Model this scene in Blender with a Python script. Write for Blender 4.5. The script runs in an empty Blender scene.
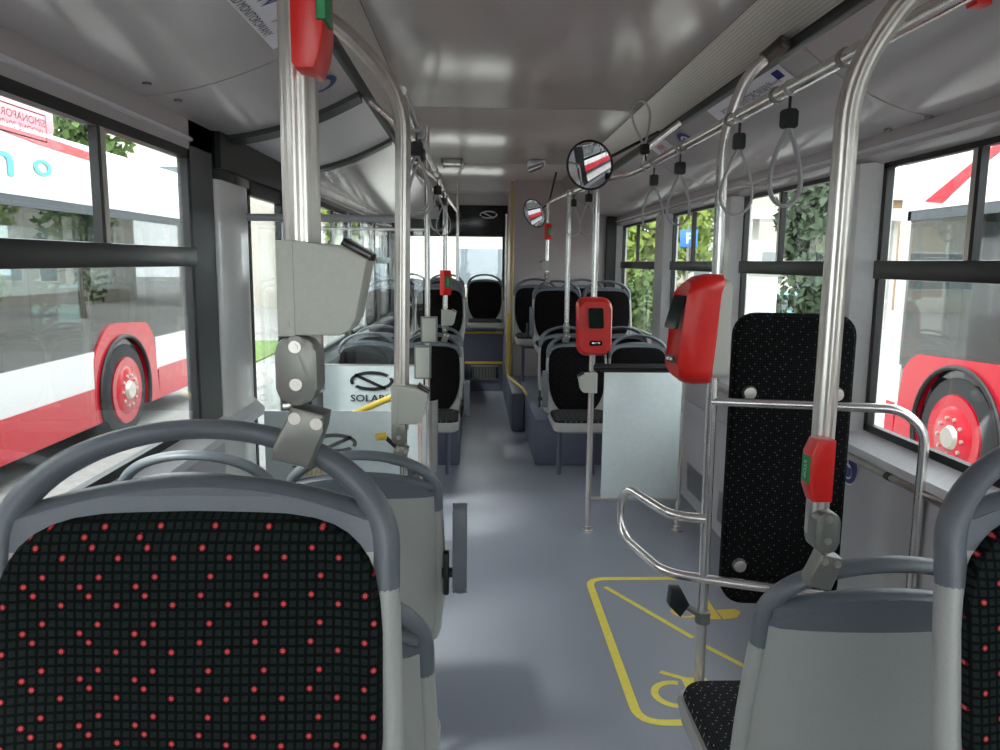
import bpy, bmesh, math, random
from mathutils import Vector, Matrix
random.seed(4)
scn = bpy.context.scene
COL = scn.collection
# ------------------------------------------------------------------ camera
F = 770.0; RHO = math.radians(0.6)
_a, _b = -26.0, 113.0
_a0 = _a*math.cos(RHO)-_b*math.sin(RHO); _b0 = _a*math.sin(RHO)+_b*math.cos(RHO)
_psi = math.atan2(-_a0, math.hypot(F, _b0)); _th = math.atan2(_b0, F)
FW = Vector((math.sin(_psi)*math.cos(_th), math.cos(_psi)*math.cos(_th), -math.sin(_th)))
RT = FW.cross(Vector((0, 0, 1))).normalized(); UP = RT.cross(FW)
RT, UP = RT*math.cos(RHO)+UP*math.sin(RHO), UP*math.cos(RHO)-RT*math.sin(RHO)
EYE = Vector((0, 0, 1.5))
cam = bpy.data.cameras.new('camera'); camo = bpy.data.objects.new('camera', cam); COL.objects.link(camo)
M = Matrix((RT, UP, -FW)).transposed().to_4x4(); M.translation = EYE
camo.matrix_world = M
cam.sensor_width = 36; cam.lens = 36*F/1000; cam.clip_start = 0.02; cam.clip_end = 300
scn.camera = camo
def at(px, py, x=None, y=None, z=None):          # a point of the photo at a known wall, depth or height
    d = FW*F+RT*(px-500)+UP*(375-py)
    if x is not None: t = x/d.x
    elif y is not None: t = y/d.y
    else: t = (z-1.5)/d.z
    return EYE+d*t
# ------------------------------------------------------------------ sky, sun, exposure
w = bpy.data.worlds.new('world'); scn.world = w; w.use_nodes = True
nt = w.node_tree; nt.nodes.clear()
wo = nt.nodes.new('ShaderNodeOutputWorld'); bg = nt.nodes.new('ShaderNodeBackground')
tc = nt.nodes.new('ShaderNodeTexCoord'); mp = nt.nodes.new('ShaderNodeMapping'); mp.inputs['Scale'].default_value = (1, 1, 3)
nz = nt.nodes.new('ShaderNodeTexNoise'); nz.inputs['Scale'].default_value = 2.2; nz.inputs['Detail'].default_value = 4
cr = nt.nodes.new('ShaderNodeValToRGB')
cr.color_ramp.elements[0].position = .35; cr.color_ramp.elements[0].color = (.80, .87, .97, 1)
cr.color_ramp.elements[1].position = .6; cr.color_ramp.elements[1].color = (1, 1, 1, 1)
nt.links.new(tc.outputs['Generated'], mp.inputs[0]); nt.links.new(mp.outputs[0], nz.inputs['Vector'])
nt.links.new(nz.outputs['Fac'], cr.inputs[0]); nt.links.new(cr.outputs[0], bg.inputs[0])
bg.inputs[1].default_value = 1.6; nt.links.new(bg.outputs[0], wo.inputs[0])
sun = bpy.data.lights.new('sun', 'SUN'); suno = bpy.data.objects.new('sun', sun); COL.objects.link(suno)
sun.energy = 1.2; sun.angle = math.radians(12); sun.color = (1, .97, .92)
suno.rotation_euler = (math.radians(38), 0, math.radians(-60)); suno.location = (0, 0, 12)
scn.view_settings.view_transform = 'Standard'; scn.view_settings.look = 'None'
scn.view_settings.gamma = 1; scn.view_settings.use_curve_mapping = False
scn.view_settings.exposure = 2.0
# ------------------------------------------------------------------ materials
def lin(c):
    return tuple(((v/255)/12.92 if v/255 <= .04045 else ((v/255+.055)/1.055)**2.4) for v in c)
MATS = {}
def mat(name, rgb, rough=.5, metal=0.0, spec=.5, noise=0.0, nscale=40, bump=0.0, coat=0.0, emit=0.0):
    if name in MATS: return MATS[name]
    m = bpy.data.materials.new(name); m.use_nodes = True; MATS[name] = m
    t = m.node_tree; p = t.nodes['Principled BSDF']
    c = lin(rgb); p.inputs['Base Color'].default_value = (*c, 1)
    p.inputs['Roughness'].default_value = rough; p.inputs['Metallic'].default_value = metal
    p.inputs['Specular IOR Level'].default_value = spec; p.inputs['Coat Weight'].default_value = coat
    if emit: p.inputs['Emission Color'].default_value = (*c, 1); p.inputs['Emission Strength'].default_value = emit
    g = t.nodes.new('ShaderNodeTexCoord'); n = t.nodes.new('ShaderNodeTexNoise'); n.inputs['Scale'].default_value = nscale
    n.inputs['Detail'].default_value = 5; t.links.new(g.outputs['Object'], n.inputs['Vector'])
    k = noise if noise else .03
    r = t.nodes.new('ShaderNodeValToRGB'); r.color_ramp.elements[0].position = .3; r.color_ramp.elements[1].position = .7
    r.color_ramp.elements[0].color = (*[v*(1-k) for v in c], 1); r.color_ramp.elements[1].color = (*[min(1, v*(1+k)) for v in c], 1)
    t.links.new(n.outputs['Fac'], r.inputs[0]); t.links.new(r.outputs[0], p.inputs['Base Color'])
    if bump:
        b = t.nodes.new('ShaderNodeBump'); b.inputs['Strength'].default_value = bump; b.inputs['Distance'].default_value = .002
        t.links.new(n.outputs['Fac'], b.inputs['Height']); t.links.new(b.outputs[0], p.inputs['Normal'])
    return m
def math_node(t, op, a, b=None):
    n = t.nodes.new('ShaderNodeMath'); n.operation = op
    for i, v in enumerate((a, b)):
        if v is None: continue
        if isinstance(v, (int, float)): n.inputs[i].default_value = v
        else: t.links.new(v, n.inputs[i])
    return n.outputs[0]
def fabric(name, dot, pitch=.0094, rgb1=(12, 16, 16), rgb2=(35, 41, 40), axes='XZ', strength=1.0):
    m = bpy.data.materials.new(name); m.use_nodes = True; MATS[name] = m
    t = m.node_tree; p = t.nodes['Principled BSDF']; p.inputs['Roughness'].default_value = .95; p.inputs['Specular IOR Level'].default_value = .1
    g = t.nodes.new('ShaderNodeTexCoord'); s = t.nodes.new('ShaderNodeSeparateXYZ'); t.links.new(g.outputs['Object'], s.inputs[0])
    U = math_node(t, 'DIVIDE', s.outputs[axes[0]], pitch); V = math_node(t, 'DIVIDE', s.outputs[axes[1]], pitch)
    U = math_node(t, 'ADD', U, 500.0); V = math_node(t, 'ADD', V, 500.0)
    iu = math_node(t, 'FLOOR', U); iv = math_node(t, 'FLOOR', V)
    fu = math_node(t, 'ABSOLUTE', math_node(t, 'SUBTRACT', math_node(t, 'FRACT', U), .5))
    fv = math_node(t, 'ABSOLUTE', math_node(t, 'SUBTRACT', math_node(t, 'FRACT', V), .5))
    sq = math_node(t, 'LESS_THAN', math_node(t, 'MAXIMUM', fu, fv), .34)
    nn = t.nodes.new('ShaderNodeTexNoise'); nn.inputs['Scale'].default_value = 260; t.links.new(g.outputs['Object'], nn.inputs['Vector'])
    mx = t.nodes.new('ShaderNodeMix'); mx.data_type = 'RGBA'
    t.links.new(math_node(t, 'MULTIPLY', sq, math_node(t, 'ADD', math_node(t, 'MULTIPLY', nn.outputs['Fac'], .9), .3)), mx.inputs[0])
    mx.inputs[6].default_value = (*lin(rgb1), 1); mx.inputs[7].default_value = (*lin(rgb2), 1)
    # the dots repeat on a skewed lattice, row by row shifted like the woven original
    k = math_node(t, 'ADD', iu, math_node(t, 'MULTIPLY', iv, 3.0))
    k = math_node(t, 'ADD', k, math_node(t, 'FLOOR', math_node(t, 'MULTIPLY', iv, .2)))
    k = math_node(t, 'ADD', k, math_node(t, 'MULTIPLY', math_node(t, 'FLOOR', math_node(t, 'MULTIPLY', iu, .17)), 2.0))
    hit = math_node(t, 'LESS_THAN', math_node(t, 'MODULO', k, 8.0), .5)
    dia = math_node(t, 'LESS_THAN', math_node(t, 'ADD', fu, fv), .42)
    cor = math_node(t, 'LESS_THAN', math_node(t, 'MAXIMUM', fu, fv), .2)
    m2 = t.nodes.new('ShaderNodeMix'); m2.data_type = 'RGBA'
    t.links.new(math_node(t, 'MULTIPLY', math_node(t, 'MULTIPLY', hit, dia), strength), m2.inputs[0])
    m3 = t.nodes.new('ShaderNodeMix'); m3.data_type = 'RGBA'; t.links.new(cor, m3.inputs[0])
    m3.inputs[6].default_value = (*lin(dot[0]), 1); m3.inputs[7].default_value = (*lin(dot[1]), 1)
    t.links.new(mx.outputs[2], m2.inputs[6]); t.links.new(m3.outputs[2], m2.inputs[7])
    t.links.new(m2.outputs[2], p.inputs['Base Color'])
    b = t.nodes.new('ShaderNodeBump'); b.inputs['Strength'].default_value = .4; b.inputs['Distance'].default_value = .001
    t.links.new(sq, b.inputs['Height']); t.links.new(b.outputs[0], p.inputs['Normal'])
    return m
def glassmat(name, tint=(.93, .96, .95), refl=.08, rough=0.0):
    m = bpy.data.materials.new(name); m.use_nodes = True; MATS[name] = m
    t = m.node_tree; t.nodes.clear()
    o = t.nodes.new('ShaderNodeOutputMaterial'); tr = t.nodes.new('ShaderNodeBsdfTransparent'); gl = t.nodes.new('ShaderNodeBsdfGlossy')
    tr.inputs[0].default_value = (*tint, 1); gl.inputs['Roughness'].default_value = rough
    lw = t.nodes.new('ShaderNodeLayerWeight')
    f = math_node(t, 'ADD', math_node(t, 'MULTIPLY', math_node(t, 'POWER', lw.outputs['Facing'], 5.0), .8), refl)
    mx = t.nodes.new('ShaderNodeMixShader'); t.links.new(f, mx.inputs[0]); t.links.new(tr.outputs[0], mx.inputs[1]); t.links.new(gl.outputs[0], mx.inputs[2])
    t.links.new(mx.outputs[0], o.inputs[0]); return m
mat('ceiling_panel', (190, 181, 177), .19, noise=.03, nscale=3)
mat('cove_panel', (198, 193, 192), .17, noise=.02, nscale=5)
mat('cove_light', (214, 212, 212), .3, noise=.02, nscale=5)
mat('aluminium_strip', (196, 190, 184), .38, metal=.5, noise=.10, nscale=60)
mat('white_pillar', (236, 234, 232), .25, coat=.5)
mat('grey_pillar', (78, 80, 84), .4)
mat('wall_panel', (186, 185, 188), .4, noise=.02, nscale=8)
mat('sill_panel', (225, 225, 228), .3)
mat('black_rubber', (20, 21, 22), .45)
mat('dark_rail', (44, 50, 50), .35)
mat('steel', (226, 222, 218), .24, metal=.9, noise=.05, nscale=20)
mat('steel_satin', (210, 204, 196), .3, metal=.9, noise=.08, nscale=30)
mat('clamp_grey', (132, 132, 126), .38, metal=.5)
mat('slate_plastic', (98, 104, 110), .38, noise=.04, nscale=300, bump=.1)
mat('shell_plastic', (164, 165, 160), .35, noise=.04, nscale=300, bump=.1)
mat('reader_grey', (190, 192, 181), .5, noise=.03, nscale=200, bump=.1)
mat('red_plastic', (222, 32, 26), .3, noise=.04)
mat('red_paint', (176, 10, 34), .25, coat=.4)
mat('white_paint', (204, 204, 203), .22, coat=.4)
mat('pink_paint', (228, 140, 150), .3)
mat('green_label', (24, 138, 78), .5)
mat('yellow_paint', (232, 214, 84), .5, noise=.06)
mat('yellow_plastic', (226, 192, 70), .4)
mat('podium_vinyl', (98, 103, 120), .5, noise=.12, nscale=400)
mat('screen', (16, 34, 26), .15)
mat('chrome', (225, 225, 225), .12, metal=1.0)
mat('mirror', (235, 235, 238), .02, metal=1.0)
mat('painted_tube', (176, 178, 182), .3)
mat('bracket_dark', (92, 88, 84), .4, metal=.5)
mat('strap_grey', (178, 178, 178), .5)
mat('strap_black', (26, 28, 28), .5, noise=.1)
mat('white_sticker', (244, 243, 248), .4)
mat('blue_sticker', (30, 36, 130), .4)
mat('ink', (44, 46, 52), .5)
mat('orange_ink', (214, 88, 60), .5)
mat('board_white', (218, 228, 228), .25, coat=.2)
mat('warm_wall', (176, 168, 166), .4, noise=.03, nscale=6)
mat('black_panel', (16, 16, 17), .2)
mat('logo_white', (210, 214, 214), .4)
mat('tyre', (34, 34, 36), .8)
mat('teal_paint', (80, 176, 172), .4)
mat('asphalt', (148, 146, 142), .9, noise=.15, nscale=14, bump=.4)
mat('grass', (98, 122, 60), .9, noise=.35, nscale=30)
mat('concrete', (170, 169, 164), .8, noise=.06)
mat('bark', (92, 80, 66), .9, noise=.2)
mat('facade', (176, 170, 160), .8, noise=.04, nscale=2)
mat('facade_brown', (130, 104, 76), .8, noise=.1)
mat('far_glass', (90, 100, 106), .2)
mat('car_paint', (120, 176, 170), .25, coat=.5)
mat('sign_blue', (50, 120, 190), .4)
mat('dark_bus_inside', (60, 66, 70), .6)
mat('grille', (140, 140, 142), .5)
for nm, c in (('leaf_light', (118, 136, 52)), ('leaf_mid', (76, 100, 46)), ('leaf_dark', (44, 60, 38))): mat(nm, c, .8, noise=.4, nscale=3)
glassmat('window_glass', refl=.05); glassmat('door_glass', refl=.09)
glassmat('bus_glass', (.42, .47, .47), refl=.13); glassmat('panel_glass', (.94, .96, .96), refl=.05)
fabric('seat_fabric', ((130, 22, 28), (196, 84, 88)))
fabric('cushion_fabric', ((110, 110, 112), (150, 150, 150)), rgb1=(18, 18, 20), rgb2=(52, 52, 54), axes='XY', pitch=.006)
fabric('plain_fabric', ((60, 60, 60), (92, 92, 90)), rgb1=(12, 12, 13), rgb2=(26, 26, 27), pitch=.0085, strength=.8)
# speckled vinyl floor
def floor_mat():
    m = mat('floor_vinyl', (136, 140, 150), .36, noise=.08, nscale=420); t = m.node_tree
    p = t.nodes['Principled BSDF']; g = t.nodes.new('ShaderNodeTexCoord'); n = t.nodes.new('ShaderNodeTexNoise')
    n.inputs['Scale'].default_value = 1.6; n.inputs['Detail'].default_value = 3; t.links.new(g.outputs['Object'], n.inputs['Vector'])
    r = math_node(t, 'ADD', math_node(t, 'MULTIPLY', n.outputs['Fac'], .25), .24); t.links.new(r, p.inputs['Roughness'])
floor_mat()
# perforated strip and grille
def perforated(name, rgb, sc):
    m = mat(name, rgb, .35, metal=.6); t = m.node_tree; p = t.nodes['Principled BSDF']
    g = t.nodes.new('ShaderNodeTexCoord'); s = t.nodes.new('ShaderNodeSeparateXYZ'); t.links.new(g.outputs['Object'], s.inputs[0])
    u = math_node(t, 'SUBTRACT', math_node(t, 'FRACT', math_node(t, 'ADD', math_node(t, 'MULTIPLY', s.outputs['Y'], sc), 500.)), .5)
    v = math_node(t, 'SUBTRACT', math_node(t, 'FRACT', math_node(t, 'ADD', math_node(t, 'MULTIPLY', s.outputs['Z'], sc), 500.)), .5)
    d = math_node(t, 'LESS_THAN', math_node(t, 'ADD', math_node(t, 'MULTIPLY', u, u), math_node(t, 'MULTIPLY', v, v)), .07)
    mx = t.nodes.new('ShaderNodeMix'); mx.data_type = 'RGBA'; t.links.new(d, mx.inputs[0])
    mx.inputs[6].default_value = (*lin(rgb), 1); mx.inputs[7].default_value = (*[v*.55 for v in lin(rgb)], 1)
    t.links.new(mx.outputs[2], p.inputs['Base Color'])
perforated('perforated_strip', (192, 186, 180), 110); perforated('perforated_grille', (178, 178, 180), 70)
# ------------------------------------------------------------------ mesh helpers
WM = {}
def mats_of(o): return WM.get(o.name, Matrix.Identity(4))
def tag(o, label=None, cat=None, group=None, kind=None):
    if label: o['label'] = label
    if cat: o['category'] = cat
    if group: o['group'] = group
    if kind: o['kind'] = kind
    return o
def thing(name, label, cat, loc=(0, 0, 0), rz=0, group=None):
    o = bpy.data.objects.new(name, None); COL.objects.link(o); o.empty_display_size = .05
    o.location = loc; o.rotation_euler = (0, 0, rz)
    WM[o.name] = Matrix.Translation(Vector(loc)) @ Matrix.Rotation(rz, 4, 'Z')
    return tag(o, label, cat, group)
class B:
    def __init__(s): s.bm = bmesh.new()
    def box(s, x0, x1, y0, y1, z0, z1, bev=0, seg=2):
        vs = [s.bm.verts.new((x, y, z)) for x in (x0, x1) for y in (y0, y1) for z in (z0, z1)]
        fs = [(0, 1, 3, 2), (4, 6, 7, 5), (0, 4, 5, 1), (2, 3, 7, 6), (0, 2, 6, 4), (1, 5, 7, 3)]
        f = [s.bm.faces.new([vs[i] for i in q]) for q in fs]
        if bev:
            es = list({e for q in f for e in q.edges})
            bmesh.ops.bevel(s.bm, geom=es, offset=bev, segments=seg, affect='EDGES', profile=.5)
        return s
    def loft(s, rings, cap0=True, cap1=True, closed=True):
        rs = [[s.bm.verts.new(p) for p in r] for r in rings]
        for a, b in zip(rs, rs[1:]):
            n = len(a)
            for i in range(n if closed else n-1):
                j = (i+1) % n
                s.bm.faces.new((a[i], a[j], b[j], b[i]))
        if cap0: s.bm.faces.new(rs[0][::-1])
        if cap1: s.bm.faces.new(rs[-1])
        return s
    def prism(s, pts, axis, d0, d1, bev=0):
        def mk(p, d): return {'x': (d, p[0], p[1]), 'y': (p[0], d, p[1]), 'z': (p[0], p[1], d)}[axis]
        a = [s.bm.verts.new(mk(p, d0)) for p in pts]; b = [s.bm.verts.new(mk(p, d1)) for p in pts]
        n = len(pts); fa = s.bm.faces.new(a[::-1]); fb = s.bm.faces.new(b)
        for i in range(n): s.bm.faces.new((a[i], a[(i+1) % n], b[(i+1) % n], b[i]))
        if bev: bmesh.ops.bevel(s.bm, geom=list(set(fa.edges) | set(fb.edges)), offset=bev, segments=2, affect='EDGES', profile=.5)
        return s
    def tube(s, pts, r, n=12, ry=None, ridge=0, closed=False, caps=True, radii=None, rn=8):
        P = [Vector(p) for p in pts]; m = len(P); rings = []
        T = []
        for i in range(m):
            a = P[(i-1) % m] if (closed or i > 0) else P[i]; b = P[(i+1) % m] if (closed or i < m-1) else P[i]
            T.append((b-a).normalized())
        t0 = T[0]; ref = Vector((0, 1, 0)) if abs(t0.y) < .9 else Vector((1, 0, 0))
        u = t0.cross(ref).normalized(); v = t0.cross(u).normalized()
        for i in range(m):
            if i:
                q = T[i-1].rotation_difference(T[i]); u = q @ u; v = q @ v
            R = radii[i] if radii else r
            ring = []
            for k in range(n):
                a = 2*math.pi*k/n; rr = 1+ridge*math.cos(rn*a)
                ring.append(P[i]+u*math.cos(a)*R*rr+v*math.sin(a)*(ry if ry else R)*rr)
            rings.append(ring)
        if closed: rings.append(rings[0])
        if closed:
            rs = [[s.bm.verts.new(p) for p in rg] for rg in rings[:-1]]; rs.append(rs[0])
            for a, b in zip(rs, rs[1:]):
                for i in range(n): s.bm.faces.new((a[i], a[(i+1) % n], b[(i+1) % n], b[i]))
            return s
        return s.loft(rings, caps, caps)
    def cyl(s, c, axis, r, h, n=20, r2=None):
        c = Vector(c); ax = Vector(axis).normalized()
        return s.tube([c, c+ax*h], r, n, radii=[r, r2 if r2 is not None else r])
    def ball(s, c, rx, ry=None, rz=None, seg=16):
        r = bmesh.ops.create_uvsphere(s.bm, u_segments=seg, v_segments=seg//2, radius=1)
        for v in r['verts']: v.co = Vector((v.co.x*rx, v.co.y*(ry or rx), v.co.z*(rz or rx)))+Vector(c)
        return s
    def tf(s, m): bmesh.ops.transform(s.bm, matrix=m, verts=s.bm.verts[:]); return s
    def build(s, name, m, parent=None, kind=None, label=None, local=False, cat=None, group=None, ang=35):
        bmesh.ops.recalc_face_normals(s.bm, faces=s.bm.faces[:])
        if parent is not None and not local: s.tf(mats_of(parent).inverted())
        org = None
        if parent is None and kind is None:              # a one-mesh thing keeps its origin at its own base
            xs = [v.co.x for v in s.bm.verts]; ys = [v.co.y for v in s.bm.verts]; zs = [v.co.z for v in s.bm.verts]
            org = Vector(((min(xs)+max(xs))/2, (min(ys)+max(ys))/2, min(zs)))
            s.tf(Matrix.Translation(-org))
        me = bpy.data.meshes.new(name); s.bm.to_mesh(me); s.bm.free()
        for p in me.polygons: p.use_smooth = True
        me.set_sharp_from_angle(angle=math.radians(ang))
        me.materials.append(MATS[m] if isinstance(m, str) else m)
        o = bpy.data.objects.new(name, me); COL.objects.link(o)
        if org is not None: o.location = org
        if parent is not None:
            o.parent = parent; WM[o.name] = mats_of(parent)
        return tag(o, label, cat, group, kind)
def struct(name, b, m, parent=None): return b.build(name, m, parent, kind=None if parent is not None else 'structure')
def dup(root, loc, rz, label, group=None):
    r = root.copy(); COL.objects.link(r); r.location = loc; r.rotation_euler = (0, 0, rz)
    WM[r.name] = Matrix.Translation(Vector(loc)) @ Matrix.Rotation(rz, 4, 'Z'); r['label'] = label
    if group: r['group'] = group
    for ch in list(root.children):
        c = ch.copy(); COL.objects.link(c); c.parent = r
        for g in ch.children:
            d = g.copy(); COL.objects.link(d); d.parent = c
    return r
def fillet(pts, rad, seg=6):
    P = [Vector(p) for p in pts]; out = [P[0]]
    for i in range(1, len(P)-1):
        a, b, c = P[i-1], P[i], P[i+1]; d1 = (a-b); d2 = (c-b)
        k = min(rad, d1.length*.48, d2.length*.48); s = b+d1.normalized()*k; e = b+d2.normalized()*k
        for j in range(seg+1):
            t = j/seg; out.append(s*(1-t)**2+b*2*t*(1-t)+e*t*t)
    out.append(P[-1]); return out
def rrect(cx, cy, w_, h_, r, n=5):
    o = []
    for sx, sy, a0 in ((1, 1, 0), (-1, 1, 90), (-1, -1, 180), (1, -1, 270)):
        for k in range(n+1):
            a = math.radians(a0+90*k/n)
            o.append((cx+sx*(w_/2-r)+r*math.cos(a), cy+sy*(h_/2-r)+r*math.sin(a)))
    return o
def text_bm(s, size, fn, bold=0.0, align='CENTER'):
    c = bpy.data.curves.new('t', 'FONT'); c.body = s; c.size = size; c.align_x = align; c.align_y = 'CENTER'; c.offset = bold; c.resolution_u = 3
    o = bpy.data.objects.new('t', c); COL.objects.link(o); dg = bpy.context.evaluated_depsgraph_get()
    me = bpy.data.meshes.new_from_object(o.evaluated_get(dg)); COL.objects.unlink(o); bpy.data.objects.remove(o)
    b = B(); b.bm.from_mesh(me); bpy.data.meshes.remove(me)
    bmesh.ops.triangulate(b.bm, faces=b.bm.faces[:])
    for v in b.bm.verts: v.co = Vector(fn(v.co.x, v.co.y))
    return b
def emblem(fn, a, h, thick, ang=-32):
    """oval ring crossed by one slanted bar"""
    b = B(); n = 48; rs = []
    for k in range(n):
        t = 2*math.pi*k/n; rs.append([b.bm.verts.new(fn(a*q*math.cos(t), h*q2*math.sin(t))) for q, q2 in ((1, 1), (1-thick/a, 1-thick/h))])
    for k in range(n):
        if k % 24 in (3, 4): continue
        A, C = rs[k], rs[(k+1) % n]; b.bm.faces.new((A[0], A[1], C[1], C[0]))
    x0, y0, x1, y1 = -a*.75, h*.62, a*.62, -h*.78
    q = [(x0, y0+thick*.5), (x0, y0-thick*.5), (x1, y1-thick*.5), (x1, y1+thick*.5)]
    b.bm.faces.new([b.bm.verts.new(fn(*p)) for p in q]); return b
# ------------------------------------------------------------------ dimensions
XL, XR = -1.0, 1.47            # glass planes
IL, IR = -.985, 1.41            # inner faces of the pillars
ZC = 2.3
WB, WT = .90, 1.87             # window bottom and top
Y0, YE = -2.6, 9.4
# ------------------------------------------------------------------ floor, platforms
struct('floor', B().box(XL-.02, XR+.02, Y0, 8.93, -.12, 0), 'floor_vinyl')
struct('floor', B().box(.46, IR, 5.58, 7.8, .001, .35, .015), 'podium_vinyl')
struct('floor', B().box(IL, -.10, 5.58, 8.93, .001, .35, .015), 'podium_vinyl')
struct('floor', B().box(IL, -.085, .2, 1.0, .001, .33, .02), 'podium_vinyl')
struct('floor', B().box(.5, IR, .2, 1.0, .001, .33, .02), 'podium_vinyl')
struct('floor', B().box(.34, .46, 6.75, 7.8, .001, .35, .02).box(.34, .40, 7.8, 8.93, .001, .70, .02), 'podium_vinyl')
struct('floor', B().box(-.10, .34, 8.93, 9.0, -.1, .345).box(IL, .40, 8.97, YE, .001, .70, .01), 'podium_vinyl')
struct('trim_1', B().box(-.10, .34, 8.915, 8.93, .325, .35).box(-.10, .34, 8.95, 8.968, .675, .70), 'yellow_plastic')
g = B()
for i in range(16): g.box(-.01+i*.0175, -.004+i*.0175, 8.905, 8.93, .15, .29)
g.box(-.03, .29, 8.916, 8.93, .13, .15).box(-.03, .29, 8.916, 8.93, .29, .31)
vg = thing('floor_vent', 'slatted metal air grille set in the lower rear step riser', 'vent', (.13, 8.92, .13))
g.build('slats', 'grille', vg); B().box(-.03, .29, 8.926, 8.93, .13, .31).build('backing', 'black_panel', vg)
b = B(); b.tube(fillet([(.345, 7.72, 1.0), (.345, 7.72, .36), (.455, 6.95, .36), (.45, 6.4, .40)], .06), .012, 8)
b.build('edge_rail', 'yellow_plastic', cat='rail', label='yellow edge strip bent around the corner of the right rear platform')
# ------------------------------------------------------------------ ceiling
c = B()
for y0, y1 in ((-2.6, -.4), (-.394, 1.79), (1.80, 4.2), (4.212, 6.5), (6.512, 8.7), (8.712, YE)): c.box(-.36, .86, y0, y1, ZC, ZC+.02, .004)
struct('ceiling', c, 'ceiling_panel')
struct('ceiling', B().box(XL-.05, XR+.05, Y0, YE, ZC+.02, ZC+.08), 'black_panel')
ZB = 2.155
for q0, q1, nm in ((XL-.07, XL-.04, 'wall_left'), (XR+.04, XR+.07, 'wall_right')): struct(nm, B().box(q0, q1, Y0, YE+.05, 1.86, ZC+.08), 'black_panel')
struct('trim_2', B().prism([(.86, 2.30), (.868, 2.301), (.962, ZB+.03), (.955, ZB+.025)], 'y', Y0, 7.8), 'perforated_strip')
struct('trim_3', B().prism([(-.36, 2.30), (-.368, 2.301), (-.432, ZB+.03), (-.425, ZB+.025)], 'y', Y0, YE), 'aluminium_strip')
struct('trim_4', B().box(.958, .992, Y0, 7.8, ZB-.006, ZB+.03, .004), 'black_rubber')
struct('trim_5', B().box(-.458, -.425, Y0, YE, ZB-.006, ZB+.03, .004), 'black_rubber')
def cove(side, t):
    if side > 0: xa, za, xb = IR+.01, 1.955, .985
    else: xa, za, xb = IL-.01, 1.975, -.45
    return (xa+(xb-xa)*t, za+(ZB-.005-za)*t**1.7)
def cove_panel(side, y0, y1, m, name):
    rings = []
    for t in [i/14 for i in range(15)]:
        x, z = cove(side, t); rings.append([(x, y0, z), (x, y1, z), (x+side*.012, y1, z+.012), (x+side*.012, y0, z+.012)])
    return struct(name, B().loft(rings), m)
for y0, y1 in ((-2.6, .3), (.304, 2.395), (2.405, 4.6), (4.608, 7.8)): cove_panel(1, y0, y1, 'cove_panel', 'ceiling')
for y0, y1 in ((-2.6, .3), (.304, 2.395), (2.405, 3.12)): cove_panel(-1, y0, y1, 'cove_panel', 'ceiling')
cove_panel(-1, 3.24, 4.26, 'cove_light', 'ceiling'); cove_panel(-1, 4.36, 6.9, 'cove_panel', 'ceiling'); cove_panel(-1, 6.904, YE, 'cove_panel', 'ceiling')
def band(y0, y1, name, m):
    rings = []
    for t in [i/14 for i in range(15)]:
        x, z = cove(-1, t); rings.append([(x, y0, z-.02), (x, y1, z-.02), (x-.012, y1, z+.03), (x-.012, y0, z+.03)])
    return struct(name, B().loft(rings), m)
band(3.12, 3.24, 'trim_6', 'dark_rail'); band(4.26, 4.36, 'trim_7', 'dark_rail')
def cmap(side, yc, tc, off=.004):                     # puts flat artwork on the cove surface, reading from the aisle
    def f(u, v):
        x, z = cove(side, tc+v/.5); x2, z2 = cove(side, tc+v/.5+.01)
        n = Vector((-(z2-z), 0, (x2-x))).normalized()
        if n.z > 0: n = -n
        return Vector((x, yc+(-side)*u, z))+n*off
    return f
def cove_plate(side, yc, tc, w_, h_, off=.003, oval=False):
    b = B(); f = cmap(side, yc, tc, off); n = 8
    if oval:
        b.bm.faces.new([b.bm.verts.new(f(w_/2*math.cos(a), h_/2*math.sin(a))) for a in [2*math.pi*k/28 for k in range(28)]]); return b
    for i in range(n):
        v0, v1 = -h_/2+h_*i/n, -h_/2+h_*(i+1)/n
        b.bm.faces.new([b.bm.verts.new(f(*p)) for p in ((-w_/2, v0), (w_/2, v0), (w_/2, v1), (-w_/2, v1))])
    bmesh.ops.remove_doubles(b.bm, verts=b.bm.verts[:], dist=1e-5)
    return b
# ------------------------------------------------------------------ walls and windows
def side_wall(side, name, wins, y0, y1, lo_m):
    xg, xi = (XR, IR) if side > 0 else (XL, IL)
    xo = xg+side*.03
    b = B()
    segs = []; y = y0
    # lower panel
    lower = B().prism([(xi, .0), (xo, .0), (xo, WB-.02), (xg-side*.012, WB-.02), (xi+side*.004, WB-.055), (xi, WB-.075)], 'y', y0, y1)
    struct(name, lower, lo_m)
    sd = .012 if side > 0 else .045
    sill = B().prism([(xi-side*sd, WB-.085), (xi-side*sd, WB-.055), (xg-side*.004, WB-.0), (xo, WB-.0), (xo, WB-.025), (xi, WB-.085)], 'y', y0, y1)
    struct('trim_8' if side > 0 else 'trim_9', sill, 'sill_panel')
    zf = 1.955 if side > 0 else 1.985
    fr = B().prism([(xi, zf+.012), (xi+side*.012, zf+.03), (xo, zf+.03), (xo, WT-.01), (xg-side*.01, WT-.01), (xi, WT+.02)], 'y', y0, y1)
    struct(name, fr, 'cove_panel')
    yt = 2.79 if (side < 0 and y1 < 4) else y1
    b = B().prism([(xi-side*.010, WT+.035), (xi-side*.010, WT+.045), (xi+side*.01, WT+.045), (xi+side*.01, WT+.03)], 'y', y0, yt); struct('trim_12' if side > 0 else 'trim_13', b, 'sill_panel')
    return xg, xi, xo
def pillar(side, name, y0, y1, m, inset=.08, z0=WB-.02, z1=WT):
    xg, xi = (XR, IR) if side > 0 else (XL, IL); xo = xg+side*.03
    pts = [(xi, y0+inset), (xi, y1-inset), (xg, y1), (xo, y1), (xo, y0), (xg, y0)]
    return struct(name, B().prism(pts, 'z', z0, z1), m)
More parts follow.
